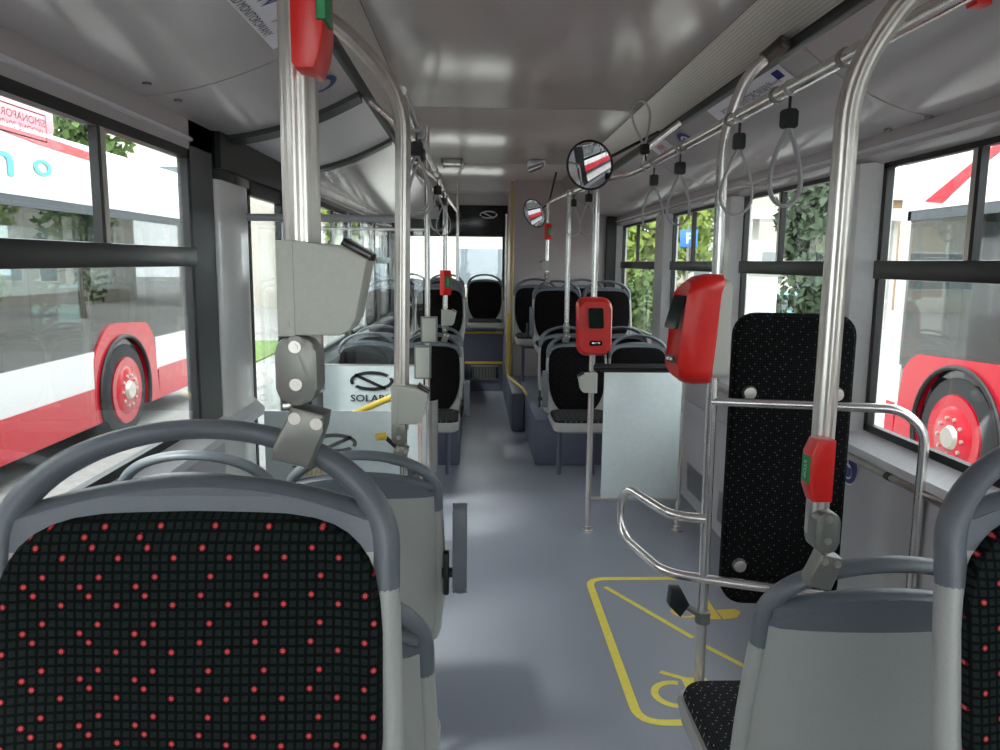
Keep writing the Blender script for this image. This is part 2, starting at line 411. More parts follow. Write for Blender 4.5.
WN = [0]
def window(side, y0, y1, mull=True, zt=1.455, zt2=1.52):
    WN[0] += 1; xg = XR if side > 0 else XL; t = side
    o = bpy.data.objects.new('window_%d' % WN[0], None); COL.objects.link(o); o.location = (xg, (y0+y1)/2, WB); o['kind'] = 'structure'
    WM[o.name] = Matrix.Translation((xg, (y0+y1)/2, WB))
    fw = .026; x0, x1 = sorted((xg-t*.014, xg+t*.012)); b = B()
    b.box(x0, x1, y0, y1, WB-.005, WB+.022).box(x0, x1, y0, y1, WT-.026, WT+.005).box(x0, x1, y0, y0+fw, WB, WT).box(x0, x1, y1-fw, y1, WB, WT)
    b.build('window_frame', 'black_rubber', o)
    if mull:
        zt0 = zt+.02 if side < 0 else zt
        x2, x3 = sorted((xg-t*.03, xg-t*.001))
        B().box(x2, x3, y0+.01, y1-.01, zt0, zt2+(.02 if side < 0 else 0), .004).build('window_rail', 'dark_rail', o)
        ym = (y0+y1)/2
        B().box(x2, x3-.006, ym-.012, ym+.006, zt2, WT-.03).build('mullion', 'black_rubber', o)
        B().box(x2, x3-.004, ym+.006, ym+.028, zt2, WT-.03).build('slider_edge', 'steel_satin', o)
    B().box(xg-.001, xg+.003, y0+.01, y1-.01, WB, WT).build('glass', 'window_glass', o)
    return o
side_wall(1, 'wall_right', None, Y0, 7.8, 'wall_panel')
side_wall(-1, 'wall_left', None, Y0, 3.45, 'wall_panel'); side_wall(-1, 'wall_left', None, 4.68, YE, 'wall_panel')
struct('wall_left', B().box(XL-.03, IL, 3.45, 4.68, 1.955, 2.02), 'black_panel')
struct('wall_left', B().box(XL-.03, IL+.03, 3.02, 4.75, 1.84, 1.975), 'black_rubber')
rw = [(-2.5, -1.45), (-1.2, -.15), (.20, 1.33), (1.67, 2.77), (3.10, 4.20), (4.55, 5.70), (6.12, 7.62)]
for a, b_ in rw: window(1, a, b_)
pe = [Y0]+[v for q in rw for v in q]+[7.8]
for i in range(0, len(pe), 2): pillar(1, 'wall_right', pe[i], pe[i+1], 'white_pillar')
lw_ = [(-2.5, -1.4), (-1.1, .0), (.25, 1.15), (1.43, 2.78)]
for a, b_ in lw_: window(-1, a, b_)
pe = [Y0]+[v for q in lw_ for v in q][:-1]
for i in range(0, len(pe), 2): pillar(-1, 'wall_left', pe[i], pe[i+1], 'white_pillar')
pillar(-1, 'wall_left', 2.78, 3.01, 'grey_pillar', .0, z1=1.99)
struct('wall_left', B().prism([(IL+.0, 3.02), (IL+.012, 3.05), (IL+.012, 3.40), (IL+.0, 3.45), (XL-.03, 3.45), (XL-.03, 3.02)], 'z', 0, 1.80), 'white_pillar')
struct('wall_left', B().prism([(IL+.005, 3.01), (IL+.022, 3.05), (IL+.022, 3.41), (IL+.005, 3.46), (XL-.03, 3.46), (XL-.03, 3.01)], 'z', 1.80, 1.985), 'black_panel')
lw2 = [(4.86, 6.1), (6.3, 7.6), (7.8, 9.1)]
for a, b_ in lw2: window(-1, a, b_)
pe = [4.68]+[v for q in lw2 for v in q]+[YE]
for i in range(0, len(pe), 2): pillar(-1, 'wall_left', pe[i], pe[i+1], 'white_pillar')
# door in the left wall
dr = bpy.data.objects.new('door_1', None); COL.objects.link(dr); dr.location = (XL, 4.07, 0); dr['kind'] = 'structure'; WM['door_1'] = Matrix.Translation((XL, 4.07, 0))
for ya, yb in ((3.46, 4.06), (4.08, 4.67)):
    f = B()
    f.box(XL-.015, XL+.015, ya, ya+.035, .03, 1.84).box(XL-.015, XL+.015, yb-.035, yb, .03, 1.84).box(XL-.015, XL+.015, ya, yb, .03, .12).box(XL-.015, XL+.015, ya, yb, 1.78, 1.84)
    f.build('door_frame', 'black_rubber', dr); B().box(XL-.003, XL+.003, ya+.03, yb-.03, .1, 1.8).build('door_glass', 'door_glass', dr)
    h = B(); h.tube(fillet([(XL+.016, yb-.1, .75), (XL+.06, yb-.1, .75), (XL+.06, yb-.1, 1.35), (XL+.016, yb-.1, 1.35)], .03), .013, 8); h.build('door_handle', 'steel_satin', dr)
# rear wall, rear window, engine tower
struct('wall_rear', B().box(XL-.03, .42, YE, YE+.05, 0, 1.06).box(XL-.03, .42, YE, YE+.05, 1.83, ZC+.02).box(XL-.03, IL+.06, YE, YE+.05, 1.06, 1.83).box(.36, .42, YE, YE+.05, 1.06, 1.83), 'cove_panel')
struct('trim_10', B().box(-.42, .40, YE-.03, YE, 1.82, 2.17, .004).box(IL, -.42, YE-.03, YE, 1.82, 2.0), 'black_panel')
o = bpy.data.objects.new('window_20', None); COL.objects.link(o); o.location = (-.3, YE, 1.05); o['kind'] = 'structure'; WM['window_20'] = Matrix.Translation((-.3, YE, 1.05))
B().box(IL+.04, .38, YE-.01, YE+.02, 1.04, 1.08).box(IL+.04, .38, YE-.01, YE+.02, 1.80, 1.83).box(.34, .38, YE-.01, YE+.02, 1.05, 1.83).box(IL+.04, IL+.09, YE-.01, YE+.02, 1.05, 1.83).build('window_frame', 'black_rubber', o)
B().box(IL+.05, .37, YE+.005, YE+.009, 1.05, 1.82).build('glass', 'window_glass', o)
b = emblem(lambda u, v: (.17+u, YE-.033, 2.06+v), .105, .047, .017); b.build('emblem', 'logo_white', cat='emblem', label='pale oval emblem with slanted bar on the black header above the rear window')
struct('wall_right', B().box(.40, XR+.03, 7.8, YE+.05, .001, ZC), 'warm_wall')
struct('wall_rear', B().box(XL-.03, XR+.03, YE+.05, YE+.08, -.3, 1.05).box(.42, XR+.03, YE+.05, YE+.08, 1.05, ZC), 'white_paint')
struct('trim_11', B().box(1.32, 1.41, 7.72, 7.8, .35, 1.96), 'black_rubber')
# front end behind the photographer: windscreen and bulkhead let daylight in
struct('wall_front', B().box(XL-.03, XR+.03, Y0-.05, Y0, -.1, .85).box(XL-.03, XR+.03, Y0-.05, Y0, 2.05, ZC+.08).box(XL-.03, XL+.07, Y0-.05, Y0, .85, 2.05).box(XR-.07, XR+.03, Y0-.05, Y0, .85, 2.05), 'cove_panel')
o = bpy.data.objects.new('window_21', None); COL.objects.link(o); o.location = (.23, Y0, .85); o['kind'] = 'structure'; WM['window_21'] = Matrix.Translation((.23, Y0, .85))
B().box(XL+.07, XR-.07, Y0-.03, Y0-.025, .85, 2.05).build('glass', 'window_glass', o)
# skirting and heater convectors
struct('baseboard_right', B().prism([(IR-.035, 0), (IR, 0), (IR, .62), (IR-.012, .62), (IR-.035, .55)], 'y', 2.9, 5.58), 'wall_panel')
struct('baseboard_left', B().box(IL, IL+.02, 1.0, 3.06, 0, .12), 'wall_panel')
for y0 in (3.0, 3.62, 4.24):
    B().box(IR-.040, IR-.033, y0, y0+.5, .08, .25, .002).build('heater_grille', 'perforated_grille', cat='grille', group='perforated heater grilles low on the right wall', label='perforated heater grille low on the right wall beside the wheelchair bay')
b = B().tube([(IR-.012, 1.0, .80), (IR-.012, 4.4, .80)], .012, 10)
wr = thing('wall_rail', 'slim grey guard rail along the right wall under the window', 'rail', (IR-.02, 2.2, .78)); b.build('bar', 'steel_satin', wr)
for y in (2.45, 3.1, 3.8): B().cyl((IR-.012, y, .80), (0, 1, 0), .0135, .03).build('joint', 'dark_rail', wr)
# ------------------------------------------------------------------ seats
A_, ZH = .205, .135
def make_seat():
    r = thing('bus_seat', '-', 'seat')
    def w_(z): return .2+.006*math.sin((z-.4)*6) - (.02 if z < .5 else 0)*(.5-z)/.1
    def yb(x, z): return .02+.17*max(0, z-.42) - .55*x*x
    def ztop(x): return .932-.024*(x/.167)**2
    def slab(z0f, z1f, n, th, wmul=1.0):
        nx = 16; rings = []
        for i in range(n+1):
            s = i/n; fr, bk = [], []
            for k in range(nx+1):
                u = -1+2*k/nx; xx = u*.2
                z = z0f(xx)+(z1f(xx)-z0f(xx))*s; x = u*w_(z)*wmul
                edge = 1-min(1, (1-abs(u))/.1)*.0
                y = yb(x, z); fr.append((x, y-.012*(1 if abs(u) < .95 else .3), z)); bk.append((x, y+th*(1 if abs(u) < .95 else .5), z))
            rings.append(fr+bk[::-1])
        return B().loft(rings)
    slab(lambda x: .41, lambda x: .87, 12, .03).build('back_shell', 'shell_plastic', r, local=True)
    slab(lambda x: .87, ztop, 5, .028).build('upper_trim', 'slate_plastic', r, local=True)
    # rounded roll along the top of the shell
    pts = []
    for k in range(25):
        x = -.188+.376*k/24; pts.append((x, yb(x, .93)+.006, ztop(x)-.004))
    t = B().tube(pts, .014, 10, ry=.02); t.build('top_roll', 'slate_plastic', r, local=True)
    def bx(z): return .2165
    pts, rad = [], []
    for k in range(-5, 38):
        if k < 0 or k > 32:
            kk = -k if k < 0 else k-32; sx = 1 if k < 0 else -1; z = .872-.009*kk; x = sx*(.2165-.0155); R_ = .0155
        else:
            a = math.pi*k/32; R_ = .0155-.0045*math.sin(a)**2; x = (.2165-R_)*math.cos(a); z = .872+(ZH+.0)*.88*math.sin(a)
        pts.append((x, yb(x, z)+.006, z)); rad.append(R_)
    B().tube(pts, .0115, 16, ry=.018, radii=rad).build('grab_handle', 'slate_plastic', r, local=True)
    for sx in (-1, 1):
        pts, rad = [], []
        for k in range(15):
            z = .829-.0275*k; R_ = .0155-.0002*k; wd = .2165+.006*math.sin(min(1, (.829-z)/.2)*math.pi/2)-(.02*((.6-z)/.15)**2 if z < .6 else 0)
            x = sx*(wd-R_); pts.append((x, yb(x, z)+.006, z)); rad.append(R_)
        B().tube(pts, .012, 16, ry=.018, radii=rad).build('side_rim', 'shell_plastic', r, local=True)
    # fabric pad of the backrest
    zc, n = .68, 40; rings = []
    for lay, (sc, dy) in enumerate(((1.0, -.002), (1.0, -.016), (.985, -.024), (.93, -.029))):
        ring = []
        for k in range(n):
            a = 2*math.pi*k/n; ca, sa = math.cos(a), math.sin(a)
            p = 5.0 if sa > 0 else 2.8
            ux = math.copysign(abs(ca)**(2/p), ca); uz = math.copysign(abs(sa)**(2/p), sa)
            hw = .2015 if uz > -.1 else .2015-.035*(-uz-.1)
            zz = zc+(.228 if uz > 0 else .25)*uz*sc; 
            if uz > 0: zz -= .0
            x = ux*hw*sc; ring.append((x, yb(x, zz)+dy, zz))
        rings.append(ring)
    B().loft(rings).build('backrest_pad', 'seat_fabric', r, local=True)
    # pan and cushion
    def pan(x): return x
    rings = []
    for z, e in ((.385, -.03), (.40, -.008), (.43, 0), (.445, -.004)):
        rings.append([(p[0], p[1], z+(.012 if p[1] < -.3 else 0)*(1 if z > .42 else 0)) for p in rrect(0, -.205, .415+2*e, .45+2*e, .06)])
    B().loft(rings).build('seat_pan', 'shell_plastic', r, local=True)
    rings = []
    for z, e in ((.444, -.012), (.46, -.008), (.474, -.012), (.482, -.03)):
        rings.append([(p[0], p[1], z) for p in rrect(0, -.222, .41+2*e, .41+2*e, .06)])
    B().loft(rings).build('seat_cushion', 'cushion_fabric', r, local=True)
    B().box(-.13, .13, -.26, .02, .35, .388, .01).build('seat_mount', 'clamp_grey', r, local=True)
    for sx in (-.12, .12): B().tube([(sx, -.05, .36), (sx, -.01, .3), (sx, -.01, 0)], .016, 10).build('leg', 'podium_vinyl', r, local=True)
    return r
proto = make_seat(); used = [False]
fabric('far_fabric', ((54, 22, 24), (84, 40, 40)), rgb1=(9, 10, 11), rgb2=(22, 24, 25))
farpad = {}
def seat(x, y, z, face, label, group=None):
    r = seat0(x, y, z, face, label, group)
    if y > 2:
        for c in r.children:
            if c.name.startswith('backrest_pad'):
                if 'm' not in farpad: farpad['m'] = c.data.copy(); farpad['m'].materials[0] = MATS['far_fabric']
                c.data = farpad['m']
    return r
def seat0(x, y, z, face, label, group=None):
    rz = 0 if face == 'us' else math.pi
    yy = y if face == 'us' else y
    if not used[0]:
        used[0] = True; r = proto; r.location = (x, yy, z); r.rotation_euler = (0, 0, rz); r['label'] = label
        if group: r['group'] = group
        WM[r.name] = Matrix.Translation(Vector((x, yy, z))) @ Matrix.Rotation(rz, 4, 'Z'); return r
    return dup(proto, (x, yy, z), rz, label, group)
AL, WLx, AR, WRx = -.298, -.742, .735, 1.178
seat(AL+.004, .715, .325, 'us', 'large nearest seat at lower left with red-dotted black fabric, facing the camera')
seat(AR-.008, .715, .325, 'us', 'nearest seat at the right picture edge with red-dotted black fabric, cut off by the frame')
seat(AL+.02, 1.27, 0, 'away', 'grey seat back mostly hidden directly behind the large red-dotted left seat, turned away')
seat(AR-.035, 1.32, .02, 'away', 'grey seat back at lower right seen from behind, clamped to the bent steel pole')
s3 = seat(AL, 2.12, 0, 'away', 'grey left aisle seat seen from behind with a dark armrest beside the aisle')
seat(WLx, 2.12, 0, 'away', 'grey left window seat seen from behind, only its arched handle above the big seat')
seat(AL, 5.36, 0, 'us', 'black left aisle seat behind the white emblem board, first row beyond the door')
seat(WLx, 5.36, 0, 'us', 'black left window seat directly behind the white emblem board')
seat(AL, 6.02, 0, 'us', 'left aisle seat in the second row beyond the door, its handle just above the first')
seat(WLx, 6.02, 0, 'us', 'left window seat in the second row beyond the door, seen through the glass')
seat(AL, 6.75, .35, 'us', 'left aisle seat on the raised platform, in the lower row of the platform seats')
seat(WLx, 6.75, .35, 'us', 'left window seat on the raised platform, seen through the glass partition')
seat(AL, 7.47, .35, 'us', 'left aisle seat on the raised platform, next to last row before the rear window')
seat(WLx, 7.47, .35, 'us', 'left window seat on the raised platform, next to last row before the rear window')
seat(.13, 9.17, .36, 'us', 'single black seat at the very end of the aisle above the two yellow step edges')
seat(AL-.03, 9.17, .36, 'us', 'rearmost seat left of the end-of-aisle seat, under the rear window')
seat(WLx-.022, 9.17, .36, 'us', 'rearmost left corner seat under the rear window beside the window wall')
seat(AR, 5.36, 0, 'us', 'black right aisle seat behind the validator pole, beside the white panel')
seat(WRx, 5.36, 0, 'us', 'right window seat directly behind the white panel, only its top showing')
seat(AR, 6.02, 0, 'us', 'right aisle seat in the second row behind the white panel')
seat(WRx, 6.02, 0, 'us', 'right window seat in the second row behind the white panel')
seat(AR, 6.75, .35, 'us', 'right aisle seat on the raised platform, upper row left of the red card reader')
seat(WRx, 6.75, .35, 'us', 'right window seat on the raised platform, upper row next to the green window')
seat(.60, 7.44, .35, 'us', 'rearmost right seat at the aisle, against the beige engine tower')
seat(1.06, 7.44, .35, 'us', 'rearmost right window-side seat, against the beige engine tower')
# armrests
def armrest(x, y, z, label, zl=.26):
    a = thing('armrest', label, 'armrest', (x, y, z))
    B().prism(rrect(y, z+.13, .05, zl, .024), 'x', x-.020, x+.020, .013).build('pad', 'slate_plastic', a)
    B().cyl((x-.05, y, z+.06), (1, 0, 0), .014, .05, 12).box(x-.045, x-.03, y-.02, y+.02, z+.0, z+.12, .005).build('hinge', 'black_rubber', a)
armrest(-.035, 2.05, .582, 'dark folded-up armrest on the aisle side of the left rear-facing seat')
armrest(.50, 5.28, .50, 'folded armrest on the aisle side of the right seat behind the validator')
armrest(-.045, 5.33, .42, 'folded armrest on the aisle side of the left first-row seat beyond the door')
armrest(.505, 6.68, .86, 'folded armrest beside the raised right aisle seat near the yellow strip')
# ------------------------------------------------------------------ poles and fittings
def clamp(parent, p, ang=14, s=1.0):
    """grey two piece bracket joining a pole to a seat handle, centred on the handle"""
    p = Vector(p); c = B()
    c.prism(rrect(0, .087*s, .042*s, .072*s, .017*s), 'y', -.022*s, .022*s, .003*s)
    c.tf(Matrix.Translation(p)); up = c.build('pole_sleeve', 'clamp_grey', parent)
    c = B(); pts = [(-.018*s, .047*s), (.019*s, .047*s), (.020*s, .03*s), (.016*s, -.014*s), (-.026*s, -.014*s), (-.026*s, .0*s)]
    c.prism(pts, 'y', -.024*s, .012*s, .004*s); c.tf(Matrix.Translation(p) @ Matrix.Rotation(math.radians(ang), 4, 'Y'))
    lo = c.build('handle_hook', 'clamp_grey', parent)
    R = Matrix.Translation(p) @ Matrix.Rotation(math.radians(ang), 4, 'Y')
    for q, par, mm in (((0, .112), up, Matrix.Translation(p)), ((0, .073), up, Matrix.Translation(p)), ((-.011, .036), lo, R), ((.012, .036), lo, R)):
        b = B(); yy = -.022*s if par is up else -.024*s
        b.tube([(q[0]*s, yy+.001, q[1]*s), (q[0]*s, yy-.003*s, q[1]*s)], .0065*s, 14).cyl((q[0]*s, yy-.003*s, q[1]*s), (0, -1, 0), .0035*s, .0015*s, 6)
        b.tf(mm); b.build('bolt', 'steel_satin', par)
def pole(label, pts, r=.0165, ridge=0, foot=None, clamp_at=None, bracket=None, cs=1.0, rad=.10, cang=14):
    t = thing('grab_pole', label, 'pole', pts[0])
    B().tube(fillet(pts, rad), r, 96 if ridge else 16, ridge=ridge*.6, rn=9).build('tube', 'steel' if not ridge else 'steel_satin', t)
    if foot: B().cyl(pts[0], (0, 0, 1), .03, .008).cyl(pts[0], (0, 0, 1), .021, .03).build('foot_flange', 'steel_satin', t)
    if clamp_at: clamp(t, clamp_at, cang, cs)
    if bracket:
        q = Vector(bracket[0]); d = (Vector(pts[-1])-Vector(pts[-2])).normalized()
        B().tube([Vector(pts[-1])-d*.05, Vector(pts[-1])+d*.03], r*1.35, 12).box(q.x-.02, q.x+.02, q.y-.03, q.y+.03, q.z-.010, q.z+.015, .006).build('ceiling_bracket', 'bracket_dark', t)
    return t
# left near heavy pole
P1 = pole('thick ridged steel pole clamped to the handle of the large near left seat',
          [(-.181, .83, 1.36), (-.181, .835, 2.3)], r=.0187, ridge=.09, clamp_at=(-.183, .815, 1.300), cs=1.0)
P2 = pole('bent ridged steel pole rising from the left rear-facing seat to the left ceiling strip',
          [(-.194, 2.05, 1.05), (-.182, 2.05, 1.92), (-.33, 2.08, 2.08), (-.44, 2.10, 2.15)], r=.0195, ridge=.09, rad=.14, clamp_at=(-.198, 2.03, .970), cs=.9, bracket=[(-.44, 2.10, 2.15)])
P3 = pole('slim steel pole at the aisle end of the emblem board, floor to ceiling', [(-.283, 4.72, 0), (-.283, 4.72, 2.29)], foot=True)
P3b = pole('slim steel pole at the aisle end of the mirror-lettered panel behind the door post', [(-.31, 3.4, 0), (-.31, 3.4, 1.68)], foot=True, r=.014)
P4 = pole('slim left steel pole with small red button, clamped beyond the door', [(-.20, 5.42, 1.03), (-.20, 5.42, 1.95)], clamp_at=(-.20, 5.42, .955), cs=1.0)
P5 = pole('thin left steel pole in front of the rear window, rising from a platform seat', [(-.16, 7.55, 1.32), (-.16, 7.55, 2.29)], r=.015)
PA = pole('slim steel pole with the red card validator, standing on the floor before the white panel', [(.65, 4.17, 0), (.65, 4.17, 1.93)], foot=True)
PA2 = pole('short steel post at the wall side of the white panel', [(1.16, 4.17, 0), (1.16, 4.17, .95)], foot=True, r=.014)
PB = pole('steel pole of the wheelchair bay curving up to the right ceiling rail', [(.80, 2.50, 0), (.785, 2.49, 1.90), (.84, 2.47, 2.08), (.93, 2.46, 2.16)], foot=True, ridge=.0, r=.018, rad=.16, bracket=[(.95, 2.46, 2.165)])
PD = pole('bright ridged steel pole nearest the right side, with red stop button, bending at the ceiling',
          [(.572, 1.215, 1.06), (.574, 1.215, 1.78), (.64, 1.20, 1.90), (.93, 1.18, 2.15)], r=.0175, ridge=.09, rad=.12, clamp_at=(.576, 1.20, .988), cs=.95, cang=12, bracket=[(.95, 1.18, 2.165)])
PE = pole('slim right steel pole clamped to the seat behind the red validator', [(.655, 5.42, 1.03), (.655, 5.42, 2.0)], clamp_at=(.655, 5.42, .955), cs=1.0)
PF = pole('slim steel pole before the beige engine tower with a small red button', [(.64, 6.82, 1.36), (.64, 6.82, 2.02)], clamp_at=(.64, 6.82, 1.31), r=.015, cs=.9)
PG = pole('pale yellow pole at the aisle corner of the beige engine tower', [(.375, 7.76, .36), (.375, 7.76, 2.29)], r=.018); PG.children[0].data.materials[0] = mat('beige_tube', (190, 166, 112), .4)
PH = pole('steel pole right of the rear window at the end of the aisle', [(.34, 8.2, .36), (.34, 8.2, 2.0)], r=.015)
# small arched upper ends onto the black ceiling rail
def rail(name, label, pts, r, joints=(), m='steel', rad=.1):
    t = thing(name, label, 'rail', pts[0]); B().tube(fillet(pts, rad), r, 16).build('tube', m, t)
    for j in joints:
        j = Vector(j); B().tube([j-Vector((0, .006, 0)), j+Vector((0, .006, 0))], r*1.25, 16).build('collar', 'clamp_grey', t)
    return t
rail('handrail', 'long steel handrail hung with straps along the right ceiling cove', [(.80, -.6, 1.94), (.80, 3.9, 1.95), (.68, 4.17, 1.945), (.66, 5.42, 1.98), (.64, 6.9, 2.02)], .0175,
     [(.80, 1.72, 1.945), (.80, 2.10, 1.946), (.80, 2.47, 1.947), (.80, 3.0, 1.948), (.80, 3.5, 1.949)])
rail('handrail', 'steel handrail along the left ceiling edge above the aisle seats', [(-.20, 2.2, 1.96), (-.20, 5.42, 1.96), (-.17, 7.55, 1.99)], .014, [(-.20, 3.0, 1.96), (-.20, 4.0, 1.96)])
for y in (3.3, 4.6, 6.1): 
    rail('handrail_hanger', 'short steel hanger from left handrail to black ceiling strip, %s' % {3.3: 'nearest one', 4.6: 'middle one', 6.1: 'farthest one'}[y], [(-.20, y, 1.96), (-.30, y, 2.04), (-.43, y, 2.15)], .012)
for y, nm in ((3.72, 'near the P sticker'), (5.9, 'near the engine tower')):
    rail('handrail_hanger', 'curved steel hanger from right handrail to the black ceiling strip, '+nm, [(.795 if y < 4 else .655, y, 1.95 if y < 4 else 1.99), (.80, y-.02, 2.03), (.95, y-.05, 2.15)], .014)
# card readers (grey wedge boxes)
def reader(label, p, s=1.0, d=1):
    p = Vector(p); t = thing('card_reader', label, 'card reader', p)
    def q(pts): return [(p.x+d*a*s, p.z+b*s) for a, b in pts]
    B().prism(q([(-.022, 0), (.045, 0), (.056, .006), (.064, .02), (.078, .088), (.048, .104), (.0, .108), (-.022, .108)]), 'y', p.y-.048*s, p.y+.02*s, .004*s).build('housing', 'reader_grey', t)
    B().prism(q([(-.0255, -.001), (-.006, -.001), (-.006, .109), (-.0255, .109)]), 'y', p.y-.0495*s, p.y+.022*s, .002*s).build('mounting_flange', 'reader_grey', t)
    B().prism(q([(.046, .105), (.050, .113), (.082, .094), (.079, .0865)]), 'y', p.y-.04*s, p.y+.012*s, .002*s).build('reader_face', 'black_panel', t)
    for z in (.012, .094):
        B().cyl((p.x-d*.015*s, p.y-.0495*s, p.z+z*s), (0, -1, 0), .0045*s, .0012*s, 14).build('bolt', 'reader_grey', t)
reader('large grey-green wedge card reader on the thick near left pole', (-.176, .83, 1.424), .88)
reader('grey wedge card reader low on the bent left pole, in front of the emblem board', (-.193, 2.05, 1.072), .94)
reader('small grey wedge reader on the far left pole with the red button', (-.20, 5.42, 1.06), 1.0)
reader('small grey wedge reader low on the red validator pole', (.65, 4.17, .80), .98, -1)
reader('small grey wedge reader on the pole before the engine tower', (.64, 6.82, 1.43), .8, -1)
def ctrl_box(label, x0, x1, y0, y1, z0, z1):
    t = thing('control_box', label, 'box', ((x0+x1)/2, (y0+y1)/2, z0)); B().box(x0, x1, y0, y1, z0, z1, .006).build('housing', 'clamp_grey', t)
    B().box(x0+.01, x1-.01, y0-.003, y0+.001, z0+.01, z1-.01, .001).build('cover_plate', 'reader_grey', t)
ctrl_box('small square grey box high on the slim pole beside the emblem board', -.32, -.22, 4.66, 4.70, 1.01, 1.17)
ctrl_box('taller grey box below the small square one, beside the bent left pole', -.355, -.255, 4.59, 4.64, .80, 1.0)
b = B(); n = 10
rings = [[(-.235+.055*math.cos(a), 3.9+.055*math.sin(a), z) for a in [math.radians(-150+30*k) for k in range(6)]]+[(-.235+.05*math.cos(a), 3.9+.05*math.sin(a), z) for a in [math.radians(-30*k) for k in range(6)]] for z in (.42, .80)]
sh = thing('pole_shield', 'curved polished metal shield low beside the bent left pole, reflecting red', 'shield', (-.235, 3.9, 0))
B().loft(rings).build('sheet', 'steel', sh); B().tube([(-.262, 3.93, 0), (-.262, 3.93, .82)], .013, 12).build('post', 'steel', sh)
# red stop buttons
def stop_button(label, p, s=1.0, d=1, rz=0):
    t = thing('stop_button', label, 'button', p, rz); p = Vector((0, 0, 0))
    pts = [(-.012, 0), (.022, 0), (.032, .028), (.032, .09), (.022, .115), (-.012, .115)]
    B().prism([(d*a*s, b_*s) for a, b_ in pts], 'y', -.030*s, .012*s, .004*s).build('housing', 'red_plastic', t, local=True)
    x0, x1 = sorted((d*.030*s, d*.034*s)); B().box(x0, x1, -.026*s, .006*s, .034*s, .084*s, .001).build('green_plate', 'green_label', t, local=True)
    tx = text_bm('STOP', .014*s, lambda u, v: (d*.0347*s, -.010*s-v*1.0, .059*s+u*d)); tx.build('lettering', 'logo_white', t, local=True)
b1 = thing('stop_button', 'large red stop button box with green plate, high on the thick near left pole', 'button', (-.175, .80, 1.685))
B().prism([(-.178, 1.690), (-.174, 1.684), (-.156, 1.684), (-.150, 1.70), (-.146, 1.722), (-.146, 1.84), (-.156, 1.87), (-.178, 1.87)], 'y', .785, .845, .003).build('housing', 'red_plastic', b1)
B().prism([(-.152, 1.728), (-.1425, 1.728), (-.1425, 1.815), (-.152, 1.815)], 'y', .780, .82, .002).build('green_plate', 'green_label', b1)
text_bm('STOP', .014, lambda u, v: (-.147+v*.5, .7794, 1.775+u)).build('lettering', 'logo_white', b1)
stop_button('red stop button with green plate on the bright ridged pole at right', (.564, 1.195, 1.125), .88, -1)
stop_button('small red stop button on the slim far left pole', (-.19, 5.40, 1.27), 1.5, 1, math.radians(-60))
stop_button('tiny red stop button on the pole before the engine tower', (.645, 6.80, 1.70), 1.2, 1, math.radians(-60))
stop_button('dark red button unit at the top right corner near the ceiling cove', (1.02, 1.62, 2.02), .9, -1)
# red validators
def validator(label, p, rz, h=.32, w_=.19):
    t = thing('ticket_validator', label, 'ticket validator', p, rz)
    rings = []
    for sc, y in ((.93, .04), (1.0, .025), (1.0, -.03), (.96, -.058), (.86, -.074)):
        rg = []
        for a, b_ in rrect(0, h/2, w_*sc, h*sc+0, .05*sc, 6):
            k = (b_-h/2)/(h/2)+.15; wv = 1-.14*max(0, -k)-.05*max(0, k)
            rg.append((a*wv, y+.055*k*k-.010, b_))
        rings.append(rg)
    B().loft(rings).build('red_cover', 'red_plastic', t, local=True)
    B().loft([[(a*.9, y, b_) for a, b_ in rrect(0, h/2, w_*.8, h*.9, .03, 4)] for y in (.04, .11)]).build('back_housing', 'reader_grey', t, local=True)
    d = B().loft([[(a, -.0845+.055*((b_-h/2)/(h/2)+.15)**2-(.0 if i else -.01), b_) for a, b_ in rrect(0, h*.66, .078, .105, .008, 3)] for i in (0, 1)])
    sc = d.build('display', 'screen', t, local=True)
    B().loft([[(a, -.0835-.002*i+.055*((b_-h/2)/(h/2)+.15)**2, b_) for a, b_ in rrect(0, h*.24, .07, .026, .010, 4)] for i in (0, 1)]).build('card_slot', 'black_panel', t, local=True)
    B().box(-.022, .022, -.084, -.07, h*.24-.005, h*.24+.005, .002).build('slot_lip', 'chrome', t, local=True)
    f = B(); f.cyl((0, .085, h*.5-.03), (0, 0, 1), .026, .06); f.build('pole_clip', 'clamp_grey', t, local=True)
validator('red ticket validator facing the camera on the slim pole before the white panel', (.642, 4.085, 1.01), 0, .31, .195)
validator('tall red ticket validator seen side-on at the wheelchair bay pole', (.707, 2.455, 1.115), math.radians(-78), .355, .115)
# ------------------------------------------------------------------ straps
def make_strap():
    t = thing('hanging_strap', '-', 'hanging strap')
    B().tube([(0, .004, .0), (0, -.004, .0)], .021, 14).build('rail_clip', 'strap_grey', t, local=True)
    B().prism(rrect(0, -.076, .036, .048, .007), 'y', -.014, .014, .003).tube([(0, 0, -.018), (0, 0, -.055)], .004, 8).build('strap_head', 'strap_black', t, local=True)
    pts = [(0.004, 0, -.085)]+[(.004+(.054+.0*k)*math.sin(a)*(.25+.75*(1-math.cos(a))/2)**.6, 0, -.165-.085*(-math.cos(a))*-1) for k, a in ((i, math.pi*2*i/28) for i in range(1, 28))]
    P = []
    for i in range(29):
        a = 2*math.pi*i/28; zz = -.190+.098*math.cos(a); k = (1-math.cos(a))/2
        P.append((.064*math.sin(a)*(.18+.82*k**.8), 0, zz-.005))
    B().tube(P[:-1], .0045, 8, ry=.009, closed=True).build('loop', 'strap_grey', t, local=True)
    return t
sp = make_strap(); first = [True]
